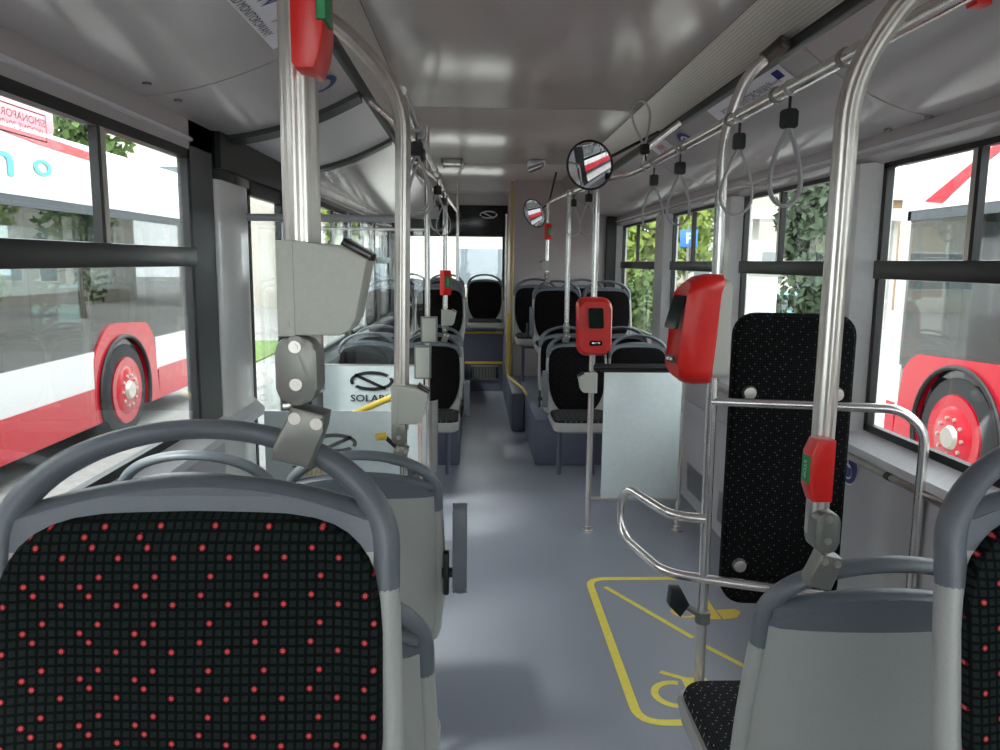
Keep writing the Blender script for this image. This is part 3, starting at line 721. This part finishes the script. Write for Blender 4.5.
def strap(p, rz, label, group=None, ry=0):
    if first[0]:
        first[0] = False; o = sp; o.location = p; o.rotation_euler = (0, 0, rz); o['label'] = label
        WM[o.name] = Matrix.Translation(Vector(p)) @ Matrix.Rotation(rz, 4, 'Z')
    else: o = dup(sp, p, rz, label, group)
    o.rotation_euler = (0, ry, rz); o['group'] = group or 'hanging straps on the handrails'
    return o
for y, l, rz in ((2.01, 'nearest large grey strap loop on the right rail, by the bright ridged pole', .25), (2.385, 'second strap loop on the right rail, just behind the wheelchair bay pole', -.2),
              (3.06, 'third strap on the right rail, loop in front of the second window', .15), (3.50, 'fourth strap on the right rail, loop before the far pillar', -.1)):
    strap((.80, y, 1.945), rz, l)
strap((.80, 3.66, 1.95), .3, 'strap flipped upward over the right rail beside the round mirror', ry=math.radians(170))
strap((.67, 4.6, 1.955), .2, 'far strap beside the validator pole top')
strap((.66, 5.2, 1.97), -.1, 'farthest strap before the engine tower wall')
for y, l, rz in ((2.75, 'nearest strap of the left cluster behind the bent pole', .4), (2.9, 'second strap of the left cluster behind the bent pole', -.3), (4.3, 'strap on the left rail beyond the cluster', .5), (5.1, 'farthest strap on the left rail, before the rear header', -.2)):
    strap((-.20, y, 1.96), rz, l)
# ------------------------------------------------------------------ wheelchair bay
fr = thing('bay_rail_frame', 'looped stainless guard rail frame of the wheelchair bay', 'rail', (.8, 2.5, .43))
B().tube(fillet([(.79, 2.49, 1.05), (1.32, 2.29, 1.065), (1.385, 2.265, 1.0), (1.385, 2.265, .0)], .12, 8), .015, 14).build('upper_bar', 'steel', fr)
B().tube(fillet([(.79, 2.49, .645), (.68, 2.53, .645), (.575, 2.84, .66), (.565, 2.83, .47), (.67, 2.55, .43), (.80, 2.49, .43), (1.385, 2.27, .43)], .09, 8), .0165, 14).build('loop_bar', 'steel', fr)
B().cyl((1.385, 2.265, 0), (0, 0, 1), .03, .01).build('foot_flange', 'steel_satin', fr)
br = thing('wheelchair_backrest', 'tall black padded wheelchair backrest board with rounded top behind the steel bars', 'backrest', (1.085, 2.57, .315), math.radians(-5))
rings = []
for e, y in ((-.012, .03), (0, .018), (0, -.018), (-.012, -.03)):
    ring = []
    for a, b_ in rrect(0, .51, .405+2*e, 1.03+2*e, .075, 6): ring.append((a, y, b_))
    rings.append(ring)
B().loft(rings).build('padded_board', 'plain_fabric', br, local=True)
for x in (-.145, .145):
    for z in (.755, .14): B().cyl((x, -.028, z), (0, -1, 0), .026, .018, 20, .02).build('mounting_bolt', 'steel_satin', br, local=True)
bk = thing('belt_lock', 'small black and grey belt lock clamped low on the wheelchair bay pole', 'lock', (.80, 2.5, .27))
B().cyl((.80, 2.5, .27), (0, 0, 1), .026, .04).tube([(.80, 2.5, .29), (.74, 2.50, .33)], .012, 10).build('clip', 'clamp_grey', bk)
B().prism([(.675, .34), (.715, .30), (.745, .345), (.715, .40), (.68, .40)], 'y', 2.47, 2.52, .004).build('pad', 'black_rubber', bk)
# yellow markings
MZ = .0012
def flat(pts): b = B(); b.bm.faces.new([b.bm.verts.new((x, y, MZ)) for x, y in pts]); return b
def stroke(b, pts, wd, closed=False):
    P = [Vector((p[0], p[1], 0)) for p in pts]; n = len(P); L = []
    for i in range(n):
        a = P[(i-1) % n] if closed or i else P[i]; c_ = P[(i+1) % n] if closed or i < n-1 else P[i]
        t = (c_-a).normalized(); nn = Vector((-t.y, t.x, 0))*wd/2
        L.append((b.bm.verts.new((P[i].x+nn.x, P[i].y+nn.y, MZ)), b.bm.verts.new((P[i].x-nn.x, P[i].y-nn.y, MZ))))
    for i in range(n if closed else n-1):
        A, C = L[i], L[(i+1) % n]; b.bm.faces.new((A[0], A[1], C[1], C[0]))
    return b
fm = thing('floor_marking', 'yellow painted outline of the wheelchair and pram bay on the floor', 'marking', (.55, 2.3, 0))
stroke(B(), [(v.x, v.y) for v in fillet([(1.30, 3.50, 0), (.555, 3.50, 0), (.555, 2.33, 0), (1.30, 2.33, 0)], .09, 6)], .034).build('outline', 'yellow_paint', fm)
a0, a1 = at(605, 587, z=0), at(693, 638, z=0)
b0, b1_ = at(701, 644, z=0), at(745, 668, z=0)
b = stroke(B(), [(a0.x, a0.y), (a1.x, a1.y)], .024); stroke(b, [(b0.x, b0.y), (1.20, 2.40+.02)], .024); b.build('diagonal_line', 'yellow_paint', fm)
def arc(cx, cy, r, a0_, a1_, n=18, k=1.0): return [(cx+r*math.cos(math.radians(a0_+(a1_-a0_)*i/n)), cy+r*k*math.sin(math.radians(a0_+(a1_-a0_)*i/n))) for i in range(n+1)]
b = stroke(B(), arc(.72, 2.50, .075, 70, 320), .026)
p0, p1, p2, p3 = [at(*q, z=0) for q in ((660, 672), (692, 681), (706, 684), (712, 700))]
stroke(b, [(p0.x, p0.y), (p1.x, p1.y), (p2.x, p2.y)], .022)
b.bm.faces.new([b.bm.verts.new((v.x, v.y, MZ+.0015)) for v in (at(680, 678, z=0), at(706, 679, z=0), at(713, 688, z=0), at(714, 700, z=0), at(692, 700, z=0))])
b.build('wheelchair_symbol', 'yellow_paint', fm)
b = stroke(B(), arc(at(684, 612, z=0).x, at(684, 612, z=0).y, .05, 0, 360), .018); stroke(b, arc(at(678, 600, z=0).x, at(678, 600, z=0).y, .042, 40, 320), .016)
b.bm.faces.new([b.bm.verts.new((v.x, v.y, MZ)) for v in [at(*q, z=0) for q in ((700, 597), (705, 596), (722, 620), (703, 619))]])
b.bm.faces.new([b.bm.verts.new((v.x, v.y, MZ)) for v in [at(*q, z=0) for q in ((716, 610), (735, 609), (741, 612), (737, 618), (724, 620))]])
b.build('pram_symbol', 'yellow_plastic', fm)
# white panel on posts
wp = thing('partition_panel', 'frosted white partition panel between two posts on the right side', 'partition', (.9, 4.17, .18))
B().box(.715, 1.145, 4.14, 4.148, .20, .91, .001).build('panel', 'board_white', wp)
B().tube([(.66, 4.17, .935), (1.15, 4.17, .935)], .020, 14).box(.70, 1.15, 4.15, 4.19, .91, .925).build('top_bar', 'black_rubber', wp)
B().tube([(.66, 4.17, .19), (1.15, 4.17, .19)], .012, 12).build('bottom_bar', 'steel_satin', wp)
B().box(.76, .80, 4.155, 4.185, .175, .205).box(1.0, 1.08, 4.155, 4.185, .175, .205).build('fixing', 'reader_grey', wp)
# left partitions
pA = thing('partition_panel', 'glass partition with white board bearing a dark oval emblem beyond the door', 'partition', (-.6, 4.74, .2))
B().box(-.93, -.31, 4.735, 4.741, .22, .86, .001).build('board', 'board_white', pA)
B().box(-.93, -.31, 4.735, 4.741, .87, 1.68).build('glass_pane', 'panel_glass', pA)
B().tube([(-.95, 4.738, 1.69), (-.29, 4.738, 1.69)], .011, 10).tube([(-.95, 4.738, .865), (-.29, 4.738, .865)], .005, 8).build('top_bar', 'steel_satin', pA)
emblem(lambda u, v: (-.628+u, 4.731, .765+v), .135, .062, .022).build('emblem', 'ink', pA, label='dark oval emblem with slanted bar')
text_bm('SOLARIS', .075, lambda u, v: (-.628+u*.95, 4.731, .655+v*.8), bold=.001).build('lettering', 'ink', pA)
pB = thing('partition_panel', 'white partition board with mirrored grey lettering just before the left door', 'partition', (-.62, 3.4, .2))
B().box(-.93, -.33, 3.395, 3.402, .20, .835, .001).build('board', 'board_white', pB)
B().box(-.93, -.33, 3.397, 3.400, .84, 1.66).build('glass_pane', 'panel_glass', pB)
B().tube([(-.975, 3.4, 1.68), (-.30, 3.4, 1.68)], .016, 12).build('top_bar', 'painted_tube', pB)
text_bm('SOL', .066, lambda u, v: (-.590-u, 3.3935, .560+v)).build('lettering', 'clamp_grey', pB)
text_bm('ARI', .066, lambda u, v: (-.722-u, 3.3935, .560+v)).build('lettering', 'yellow_plastic', pB, label='yellowish letters')
text_bm('S', .066, lambda u, v: (-.800-u, 3.3935, .560+v)).build('lettering', 'ink', pB)
emblem(lambda u, v: (-.62-u, 3.3935, .69+v), .10, .045, .018).build('emblem', 'clamp_grey', pB)
yb1, yb2 = at(351, 415, y=4.3), at(399, 394, y=4.2)
B().tube([yb1, yb2], .018, 12).build('grip', 'yellow_plastic', pA); B().tube([yb2, Vector((-.31, 4.5, .70)), Vector((-.30, 4.72, .70))], .008, 10).build('stem', 'clamp_grey', pA)
q = at(377, 437, y=3.3)
B().tube([q, q+Vector((.035, .02, .0))], .017, 12).build('grip', 'yellow_plastic', pB); B().tube([q+Vector((.03, .018, 0)), Vector((-.312, 3.395, .64))], .010, 10).build('stem', 'black_rubber', pB)
# red mark on dark pillar
B().box(IL-.001, IL+.02, 2.80, 2.83, .62, .70, .004).build('wall_button', 'red_plastic', cat='button', label='small red wall button low on the dark left pillar')
# ------------------------------------------------------------------ mirrors, ceiling devices, stickers
def mirror(label, p, r, d, stretch=1.0):
    """convex mirror: a disc with its normal along d"""
    p = Vector(p); d = Vector(d).normalized(); t = thing('safety_mirror', label, 'mirror', p)
    q = Vector((0, 0, 1)).rotation_difference(d).to_matrix().to_4x4(); S = Matrix.Diagonal((1/stretch, 1, 1, 1)); T = Matrix.Translation(p) @ q @ S
    rings = []
    for k in range(8):
        rr = r*(1-k/8)+.0001; rings.append([(rr*math.cos(a), rr*math.sin(a), .05*r*(1-(rr/r)**2)) for a in [2*math.pi*i/40 for i in range(40)]])
    B().loft(rings, cap0=False).tf(T).build('mirror_face', 'mirror', t)
    B().tube([(r*math.cos(a), r*math.sin(a), 0) for a in [2*math.pi*i/40 for i in range(40)]], .003+r*.025, 8, closed=True).tf(T).build('rim', 'black_rubber', t)
    rings = [[(rr*math.cos(a), rr*math.sin(a), z) for a in [2*math.pi*i/32 for i in range(32)]] for rr, z in ((r, -.002), (r*.9, -.015), (r*.4, -.035))]
    B().loft(rings).tf(T).build('mirror_back', 'black_panel', t); return t
m1 = mirror('large round convex mirror under the ceiling by the right handrail', (.575, 3.95, 1.985), .118, (-.54, -1, -.27))
B().tube([(.59, 3.98, 1.99), (.72, 4.0, 2.05), (.93, 4.0, 2.16)], .008, 8).build('arm', 'black_rubber', m1)
m2 = mirror('small oval convex mirror farther back before the engine tower', (.53, 6.9, 1.93), .125, (-.5, -1, -.22), 1.35)
B().tube([(.55, 6.93, 1.94), (.66, 6.95, 2.02), (.72, 6.95, 2.29)], .008, 8).build('arm', 'black_rubber', m2)
dv = thing('ceiling_camera', 'small white ceiling camera unit near the far right of the ceiling', 'camera', (.50, 6.3, ZC))
B().box(.42, .56, 6.22, 6.38, 2.25, ZC, .012).build('housing', 'white_sticker', dv); B().tube([(.43, 6.2, 2.22), (.53, 6.12, 2.25)], .022, 12).build('barrel', 'chrome', dv)
B().ball((.45, 6.25, 2.245), .018).build('lens', 'black_panel', dv)
dv = thing('ceiling_speaker', 'flat square grey ceiling unit near the left rear of the aisle', 'speaker', (-.19, 6.4, ZC))
B().box(-.27, -.09, 6.25, 6.6, 2.275, ZC, .008).build('housing', 'cove_panel', dv); B().box(-.262, -.25, 6.24, 6.6, 2.26, 2.30, .003).box(-.11, -.098, 6.24, 6.6, 2.26, 2.3, .003).build('clip', 'clamp_grey', dv)
def sticker(label, side, yc, tc, w_, h_, lines, flag=None, accent=None):
    x, z = cove(side, tc); t = thing('wall_sticker', label, 'sticker', (x, yc, z))
    cove_plate(side, yc, tc, w_, h_).build('sheet', 'white_sticker', t)
    for s_, sz, u0, v0, m in lines: text_bm(s_, sz, (lambda f: lambda u, v: f(u+u0, v+v0))(cmap(side, yc, tc, .005))).build('lettering', m, t)
    if flag: cove_plate(side, yc-side*flag[0], tc+flag[1]/.5, flag[2], flag[3], .005).build('blue_square', 'blue_sticker', t)
sticker('white sticker with blue square and dark lettering on the right cove', 1, 2.98, .91, .78, .085, [('POJAZD MONITOROWANY', .042, -.02, -.004, 'ink'), ('monitoring', .018, .27, .0, 'ink')], flag=(.33, .016, .06, .032))
sticker('small white sticker with orange lettering on the right cove, farther along', 1, 4.28, .89, .32, .10, [('MM', .08, -.0, .012, 'orange_ink'), ('monitoring', .026, 0, -.034, 'ink')])
sticker('white sticker lettered POJAZD MONITOROWANY on the left cove at the picture top', -1, 2.0, .88, .60, .10, [('W', .075, -.02, .016, 'blue_sticker'), ('/', .08, .12, .014, 'orange_ink'), ('POJAZD MONITOROWANY', .030, .0, -.035, 'ink')])
def oval_sticker(label, side, yc, tc, w_, h_, glyph):
    x, z = cove(side, tc); t = thing('wall_sticker', label, 'sticker', (x, yc, z))
    cove_plate(side, yc, tc, w_, h_, .003, True).build('sheet', 'blue_sticker', t)
    cove_plate(side, yc, tc, w_*.62, h_*.62, .004, True).build('inner_field', 'cove_panel' if side < 0 else 'white_sticker', t)
    if glyph: text_bm(glyph, h_*.5, cmap(side, yc, tc, .005), bold=.002).build('symbol', 'blue_sticker', t)
oval_sticker('blue oval sticker on the right cove between the two white stickers', 1, 3.89, .86, .17, .10, 'G')
oval_sticker('blue ringed oval sticker on the left cove beside the thick pole', -1, 2.81, .84, .17, .10, '')
t = thing('wall_sticker', 'round blue pictogram sticker on the grey right wall under the window', 'sticker', (IR-.002, 2.78, .77))
pos = at(849, 466, x=IR-.001)
def wm(u, v): return (IR-.003, pos.y-u, pos.z+v)
for k, (rr, m, off) in enumerate(((.072, 'white_sticker', .002), (.066, 'blue_sticker', .003))):
    b = B(); b.bm.faces.new([b.bm.verts.new((IR-off, pos.y+rr*math.cos(a), pos.z+rr*math.sin(a))) for a in [2*math.pi*i/32 for i in range(32)]]); b.build('sheet', m, t)
def wst(pts, wd):
    b = B(); P = [Vector(p) for p in pts]; L = []
    for i in range(len(P)):
        a = P[max(0, i-1)]; c_ = P[min(len(P)-1, i+1)]; tt = (c_-a).normalized(); nn = Vector((-tt.y, tt.x))*wd/2
        L.append([b.bm.verts.new((IR-.0045, pos.y-(P[i].x+s*nn.x), pos.z+P[i].y+s*nn.y)) for s in (1, -1)])
    for A, C in zip(L, L[1:]): b.bm.faces.new((A[0], A[1], C[1], C[0]))
    return b
wst([(-.03, .03), (-.005, .025), (0, 0), (.025, -.002), (.03, -.03)], .008).build('symbol', 'white_sticker', t)
wst([(.0-.03*math.cos(a)+.0, -.02+.026*math.sin(a)) for a in [math.radians(20+14*k) for k in range(20)]], .006).build('symbol', 'white_sticker', t)
# small round fixings in the coves
for i, (px, py, s_) in enumerate(((147, 82, -1), (178, 100, -1), (929, 116, 1), (888, 129, 1))):
    if s_ < 0: x, z = cove(-1, .16)
    else: x, z = cove(1, .07)
    yy = at(px, py, x=x).y; B().cyl((x, yy, z-.001), (0, 0, -1), .012, .006, 14).build('cover_cap', 'clamp_grey', cat='cap', label='small grey fixing cap on the %s cove, %s of its pair' % ('left' if s_ < 0 else 'right', 'nearer' if i in (0, 2) else 'farther'))
# notice printed on the near left window
t = thing('window_notice', 'faint white framed notice on the upper near left window', 'sticker', (XL, 1.86, 1.75))
f_ = lambda u, v: (XL-.002, 1.79-u, 1.775+v)
bb = B()
for x0, x1, z0, z1 in ((-.10, .10, .028, .031), (-.10, .10, -.031, -.028), (-.10, -.097, -.031, .031), (.097, .10, -.031, .031)):
    bb.bm.faces.new([bb.bm.verts.new((XL+.004, 1.79+a, 1.795+c_)) for a, c_ in ((x0, z0), (x1, z0), (x1, z1), (x0, z1))])
bb.build('border', 'clamp_grey', t)
text_bm('SIMONAPORC', .030, lambda u, v: (XL+.004, 1.79-u, 1.805+v*.8)).build('lettering', 'clamp_grey', t)
text_bm('WODNE 20608', .026, lambda u, v: (XL+.004, 1.79-u, 1.783+v*.8)).build('lettering', 'clamp_grey', t)
# ------------------------------------------------------------------ OUTSIDE
GZ = -.33
struct('pavement', B().box(-60, 60, -40, 80, GZ-.1, GZ), 'asphalt')
def wheel(t, x, y, side, r=.48):
    c = (x, y, GZ+r); s = side
    B().tube([(x+s*.25, y, c[2]), (x+s*.02, y, c[2]), (x-s*.0, y, c[2])], r, 40, radii=[r, r, r*.93]).build('tyre', 'tyre', t)
    w_ = B(); w_.tube([(x-s*.001, y, c[2]), (x-s*.012, y, c[2]), (x+s*.0, y, c[2]), (x+s*.0-s*.03, y, c[2])], 1, 32, radii=[r*.72, r*.70, r*.55, r*.45])
    h = w_.build('rim', 'red_paint', t)
    B().tube([(x-s*.02, y, c[2]), (x-s*.06, y, c[2])], 1, 24, radii=[r*.22, r*.17]).build('hub', 'steel_satin', h)
    bo = B()
    for k in range(10):
        a = 2*math.pi*k/10; bo.tube([(x-s*.02, y+r*.33*math.cos(a), c[2]+r*.33*math.sin(a)), (x-s*.045, y+r*.33*math.cos(a), c[2]+r*.33*math.sin(a))], .016, 8)
    bo.build('wheel_nuts', 'steel_satin', h)
def bus(label, x, side, ya, yb, wy, yarch, garch=.85):
    """side: +1 the bus lies to the left of its visible face at x (body extends to -x), -1 to +x"""
    t = thing('parked_bus', label, 'bus', (x, (ya+yb)/2, GZ)); s = -side
    def bx(d0, d1, y0, y1, z0, z1, bev=.0): x0, x1 = sorted((x+s*d0, x+s*d1)); return B().box(x0, x1, y0, y1, z0, z1, bev)
    x0, x1 = sorted((x+s*0, x+s*2.5)); body = B().box(x0, x1, ya, yarch[0]+.04, .25, .62).box(x0, x1, yarch[1]-.04, yb, .25, .62)
    x0, x1 = sorted((x+s*0, x+s*2.5)); body.box(x0, x1, ya, yb, 1.98, 2.50)
    r0 = x+s*.0; body.prism([(x, 2.50), (x+s*.04, 2.54), (x+s*.2, 2.58), (x+s*2.3, 2.58), (x+s*2.46, 2.54), (x+s*2.5, 2.50)], 'y', ya, yb)
    x0, x1 = sorted((x+s*.0, x+s*2.5)); body.box(x0, x1, ya, ya+.15, .62, 1.98).box(x0, x1, yb-.15, yb, .62, 1.98)
    body.build('body', 'white_paint', t)
    seg = B(); x0, x1 = sorted((x-s*.003, x+s*2.4))
    for y0, y1 in ((ya, yarch[0]), (yarch[1], yb)): seg.box(x0, x1, y0, y1, -.08, .27)
    seg.build('red_skirt', 'red_paint', t)
    a0, a1 = yarch; cy = wy; cz = GZ+.48
    outer = [(a0, -.08), (a0+.02, garch-.28), (a0+.30, garch-.03), (a0+.45, garch), (a1-.25, garch-.05), (a1-.10, garch-.2), (a1, -.08)]
    inner = [(cy+.56*math.cos(a), cz+.56*math.sin(a)) for a in [math.radians(-24+(228)*k/24) for k in range(25)]]
    # ring shaped arch panel
    ar = B(); n = 25; outp = []
    import bisect
    L = [0]
    ou = outer[::-1]
    for p_, q_ in zip(ou, ou[1:]): L.append(L[-1]+math.dist(p_, q_))
    def onp(s_):
        for i in range(len(ou)-1):
            if s_ <= L[i+1]+1e-9:
                k = (s_-L[i])/(L[i+1]-L[i]); return (ou[i][0]+(ou[i+1][0]-ou[i][0])*k, ou[i][1]+(ou[i+1][1]-ou[i][1])*k)
        return ou[-1]
    vo = []; vi = []
    for k in range(n):
        p_ = onp(L[-1]*k/(n-1)); q_ = inner[k]
        vo.append([ar.bm.verts.new((x-s*.006, *p_)), ar.bm.verts.new((x+s*.05, *p_))]); vi.append([ar.bm.verts.new((x-s*.006, *q_)), ar.bm.verts.new((x+s*.05, *q_))])
    for k in range(n-1):
        ar.bm.faces.new((vo[k][0], vo[k+1][0], vi[k+1][0], vi[k][0])); ar.bm.faces.new((vi[k][0], vi[k+1][0], vi[k+1][1], vi[k][1])); ar.bm.faces.new((vo[k][0], vo[k][1], vo[k+1][1], vo[k+1][0]))
    ar.build('wheel_arch', 'red_paint', t)
    B().box(*sorted((x+s*.30, x+s*.6)), a0+.03, a1-.03, -.1, garch-.1).build('arch_well', 'black_rubber', t)
    B().tube([(x-s*.02, p_[0], p_[1]) for p_ in inner], .022, 8).build('arch_lip', 'black_rubber', t)
    wheel(t, x-s*.01, wy, s)
    bx(.01, .03, ya+.1, yb-.1, .60, 2.0).build('window_band', 'bus_glass', t)
    gp = B(); yy = ya+1.4
    while yy < yb-.5: gp.box(*sorted((x+s*.035, x+s*.1)), yy-.04, yy+.04, .6, 1.98); yy += 1.45
    gp.build('window_posts', 'black_rubber', t)
    bx(.035, 2.4, ya+.15, yb-.15, -.1, .25).build('underbody', 'black_rubber', t)
    bx(.0, 2.4, ya+.1, yb-.1, 1.90, 1.985).build('window_header', 'dark_bus_inside', t)
    bx(1.1, 1.2, ya+.15, yb-.15, .25, 1.1).build('seat_rows', 'dark_bus_inside', t)
    return t
BL = bus('parked white and red bus filling the left windows', -3.6, 1, -7, 10.6, 8.0, (7.35, 8.85), .86)
def side_art(x, s, polys, m, t, name):
    b = B()
    for p_ in polys: b.bm.faces.new([b.bm.verts.new((x-s*.008, *q_)) for q_ in p_])
    return b.build(name, m, t)
side_art(-3.6, -1, [[(5.2, 2.495), (6.9, 2.495), (7.9, 2.46), (7.6, 2.40), (6.7, 2.42), (6.1, 2.46)]], 'red_paint', BL, 'red_stripe')
rp = B().box(-5.6, -3.8, -4, 7.4, 2.56, 2.86, .08); rp.build('roof_pod', 'pink_paint', BL)
text_bm('m', .75, lambda u, v: (-3.591, 6.05+u, 2.24+v*.5), bold=.006).build('logo', 'teal_paint', BL)
text_bm('o', .55, lambda u, v: (-3.591, 6.72+u, 2.26+v*.5), bold=.006).build('logo', 'teal_paint', BL)
BR = bus('parked white and red bus outside the right front window', 3.85, -1, -9, 6.95, 5.90, (4.85, 6.80), .80)
side_art(3.85, 1, [[(6.35, 2.02), (6.6, 2.05), (6.1, 2.26), (5.5, 2.50), (5.2, 2.54), (5.9, 2.26)]], 'red_paint', BR, 'red_stripe')
# buildings
def building(label, x0, x1, y0, y1, z1, m, rows, cols, face='y'):
    t = thing('building', label, 'building', ((x0+x1)/2, (y0+y1)/2, GZ)); B().box(x0, x1, y0, y1, GZ, z1).build('wall', m, t)
    B().box(x0-.3, x1+.3, y0-.3, y1+.3, z1, z1+.25).build('roof', 'concrete', t)
    for i in range(rows):
        for j in range(cols):
            z = GZ+.9+i*2.9; cx = x0+(x1-x0)*(j+.5)/cols; wd = (x1-x0)/cols*.28
            if z+1.5 > z1: continue
            f = B().box(cx-wd, cx+wd, y0-.04, y0+.01, z, z+1.5).build('window', 'white_paint', t); B().box(cx-wd+.06, cx+wd-.06, y0-.06, y0-.03, z+.06, z+1.44).build('pane', 'far_glass', f)
building('bright pale building seen through the rear window', -14, 4.0, 30, 38, 7, 'facade', 2, 3)
building('grey-white building behind the parking sign, through the right windows', 8.2, 13.5, 30, 36, 5, 'facade', 1, 4)
building('low building with white canopy seen through the right middle window', 15.0, 24, 32, 38, 4.2, 'facade_brown', 1, 4)
building('distant grey building across the street beyond the left door', -26, -11.5, 46, 54, 5, 'facade_brown', 1, 6)
building('distant pale building far beyond the left parked bus', -34, -18, 22, 30, 5, 'facade', 1, 5)
cn = thing('canopy', 'white flat canopy roof seen through the right middle window', 'canopy', (9.6, 22, GZ))
B().box(7.6, 12.4, 21, 23, 2.75, 3.05).build('roof', 'white_paint', cn)
for x in (8.0, 12.0): B().box(x-.06, x+.06, 21.9, 22.1, GZ, 2.75).build('post', 'concrete', cn)
# trees
def tree(name, label, x, y, r, h, z0, m, n=1500, lf=.16, group=None):
    t = thing(name, label, 'tree' if 'tree' in name else 'bush', (x, y, GZ), 0, group)
    b = B(); bl = [(x+random.uniform(-.5, .5)*r, y+random.uniform(-.5, .5)*r, z0+(h)*random.uniform(.2, .8), r*random.uniform(.4, .65)) for _ in range(9)]
    for _ in range(n):
        cx, cy, cz, rr = random.choice(bl); d = Vector((random.gauss(0, 1), random.gauss(0, 1), random.gauss(0, 1))).normalized()
        p = Vector((cx, cy, cz))+Vector((d.x*rr, d.y*rr, d.z*rr*h/(2*r)*1.1))*random.uniform(.75, 1.05)
        if p.z < GZ: continue
        u = Vector((random.gauss(0, 1), random.gauss(0, 1), random.gauss(0, 1))).normalized(); v = u.cross(d).normalized(); L_ = lf*random.uniform(.6, 1.2)
        b.bm.faces.new([b.bm.verts.new(q_) for q_ in (p-u*L_, p-v*L_*.5, p+u*L_, p+v*L_*.5)])
    b.build('crown', m, t)
    tr = B().tube([(x, y, GZ), (x+.05, y, z0), (x-.05, y+.05, z0+h*.6)], 1, 10, radii=[.10, .085, .04]); tr.build('trunk', 'bark', t)
tree('leafy_tree', 'bright yellow-green tree filling the farthest right window', 4.55, 18.5, 1.35, 4.2, .2, 'leaf_light', 3200, .13)
tree('leafy_tree', 'mid green tree just behind the bright one at the farthest right window', 4.7, 24, 1.15, 4.6, .4, 'leaf_mid', 2200, .16)
tree('round_bush', 'green bush below the bright tree at the farthest right window', 3.6, 16.4, .55, 1.7, -.33, 'leaf_mid', 1500, .10)
tree('leafy_tree', 'dark evergreen tree in the right middle window', 6.15, 14.2, .85, 4.3, -.1, 'leaf_dark', 3000, .14)
tree('leafy_tree', 'tall yellow-green tree above the roof of the left bus', -8.4, 17.5, .9, 4.0, 2.0, 'leaf_mid', 2600, .16)
tree('leafy_tree', 'small light tree outside the left rear windows', -3.7, 22.0, .8, 3.0, .5, 'leaf_light', 1500, .13)
tree('leafy_tree', 'thin far tree in the upper right middle window', 12.5, 27, 1.6, 5.5, 2.8, 'leaf_light', 500, .2)
# notice board, parking sign, car, bollard, grass
nb = thing('notice_board', 'white free-standing notice board outside the right middle window', 'notice board', (3.36, 9.0, GZ))
B().box(3.17, 3.56, 8.97, 9.03, .35, 1.36, .01).build('panel', 'white_paint', nb); B().box(3.15, 3.58, 8.98, 9.02, 1.36, 1.40).build('frame', 'clamp_grey', nb)
for x in (3.19, 3.54): B().box(x-.02, x+.02, 8.98, 9.02, GZ, .36).build('post', 'clamp_grey', nb)
sg = thing('parking_sign', 'blue square parking sign with white P seen through a right window', 'sign', (4.43, 16, GZ))
B().tube([(4.43, 16.03, GZ), (4.43, 16.03, 2.3)], .03, 8).build('post', 'clamp_grey', sg)
B().box(4.25, 4.61, 15.97, 16.0, 1.85, 2.2, .005).build('plate', 'sign_blue', sg); text_bm('P', .3, lambda u, v: (4.43+u, 15.965, 2.02+v), bold=.008).build('lettering', 'logo_white', sg)
car = thing('parked_car', 'small teal car parked outside the right middle window', 'car', (6.8, 17.5, GZ))
B().prism([(5.2, .0), (8.6, .0), (8.65, .4), (8.0, .5), (7.3, .92), (6.1, .92), (5.6, .52), (5.15, .42)], 'y', 16.8, 18.3, .05).build('body', 'car_paint', car)
B().prism([(7.9, .52), (7.25, .86), (6.15, .86), (5.75, .52)], 'y', 16.79, 18.31).build('windows', 'far_glass', car)
for x in (5.8, 8.0): B().cyl((x, 16.78, -.03), (0, 1, 0), .3, .2, 20).build('wheel', 'tyre', car)
bo = thing('bollard', 'pale square concrete pillar far off beyond the left door glass', 'bollard', (-11, 40, GZ))
B().box(-11.3, -10.7, 39.7, 40.3, GZ, 1.35, .02).build('shaft', 'concrete', bo); B().box(-11.36, -10.64, 39.64, 40.36, 1.35, 1.45, .02).build('cap', 'concrete', bo)
B().box(-5.6, -3.9, 13.5, 17.5, GZ, GZ+.03).build('grass_patch', 'grass', kind='stuff', cat='grass', label='bright green grass patch on the pavement outside the left door')
b = B(); 
for i in range(1): b.box(-5.7, -3.8, 13.35, 13.48, GZ, GZ+.08, .01)
b.build('kerb', 'concrete', cat='kerb', label='pale kerb stones around the grass patch outside the left door')
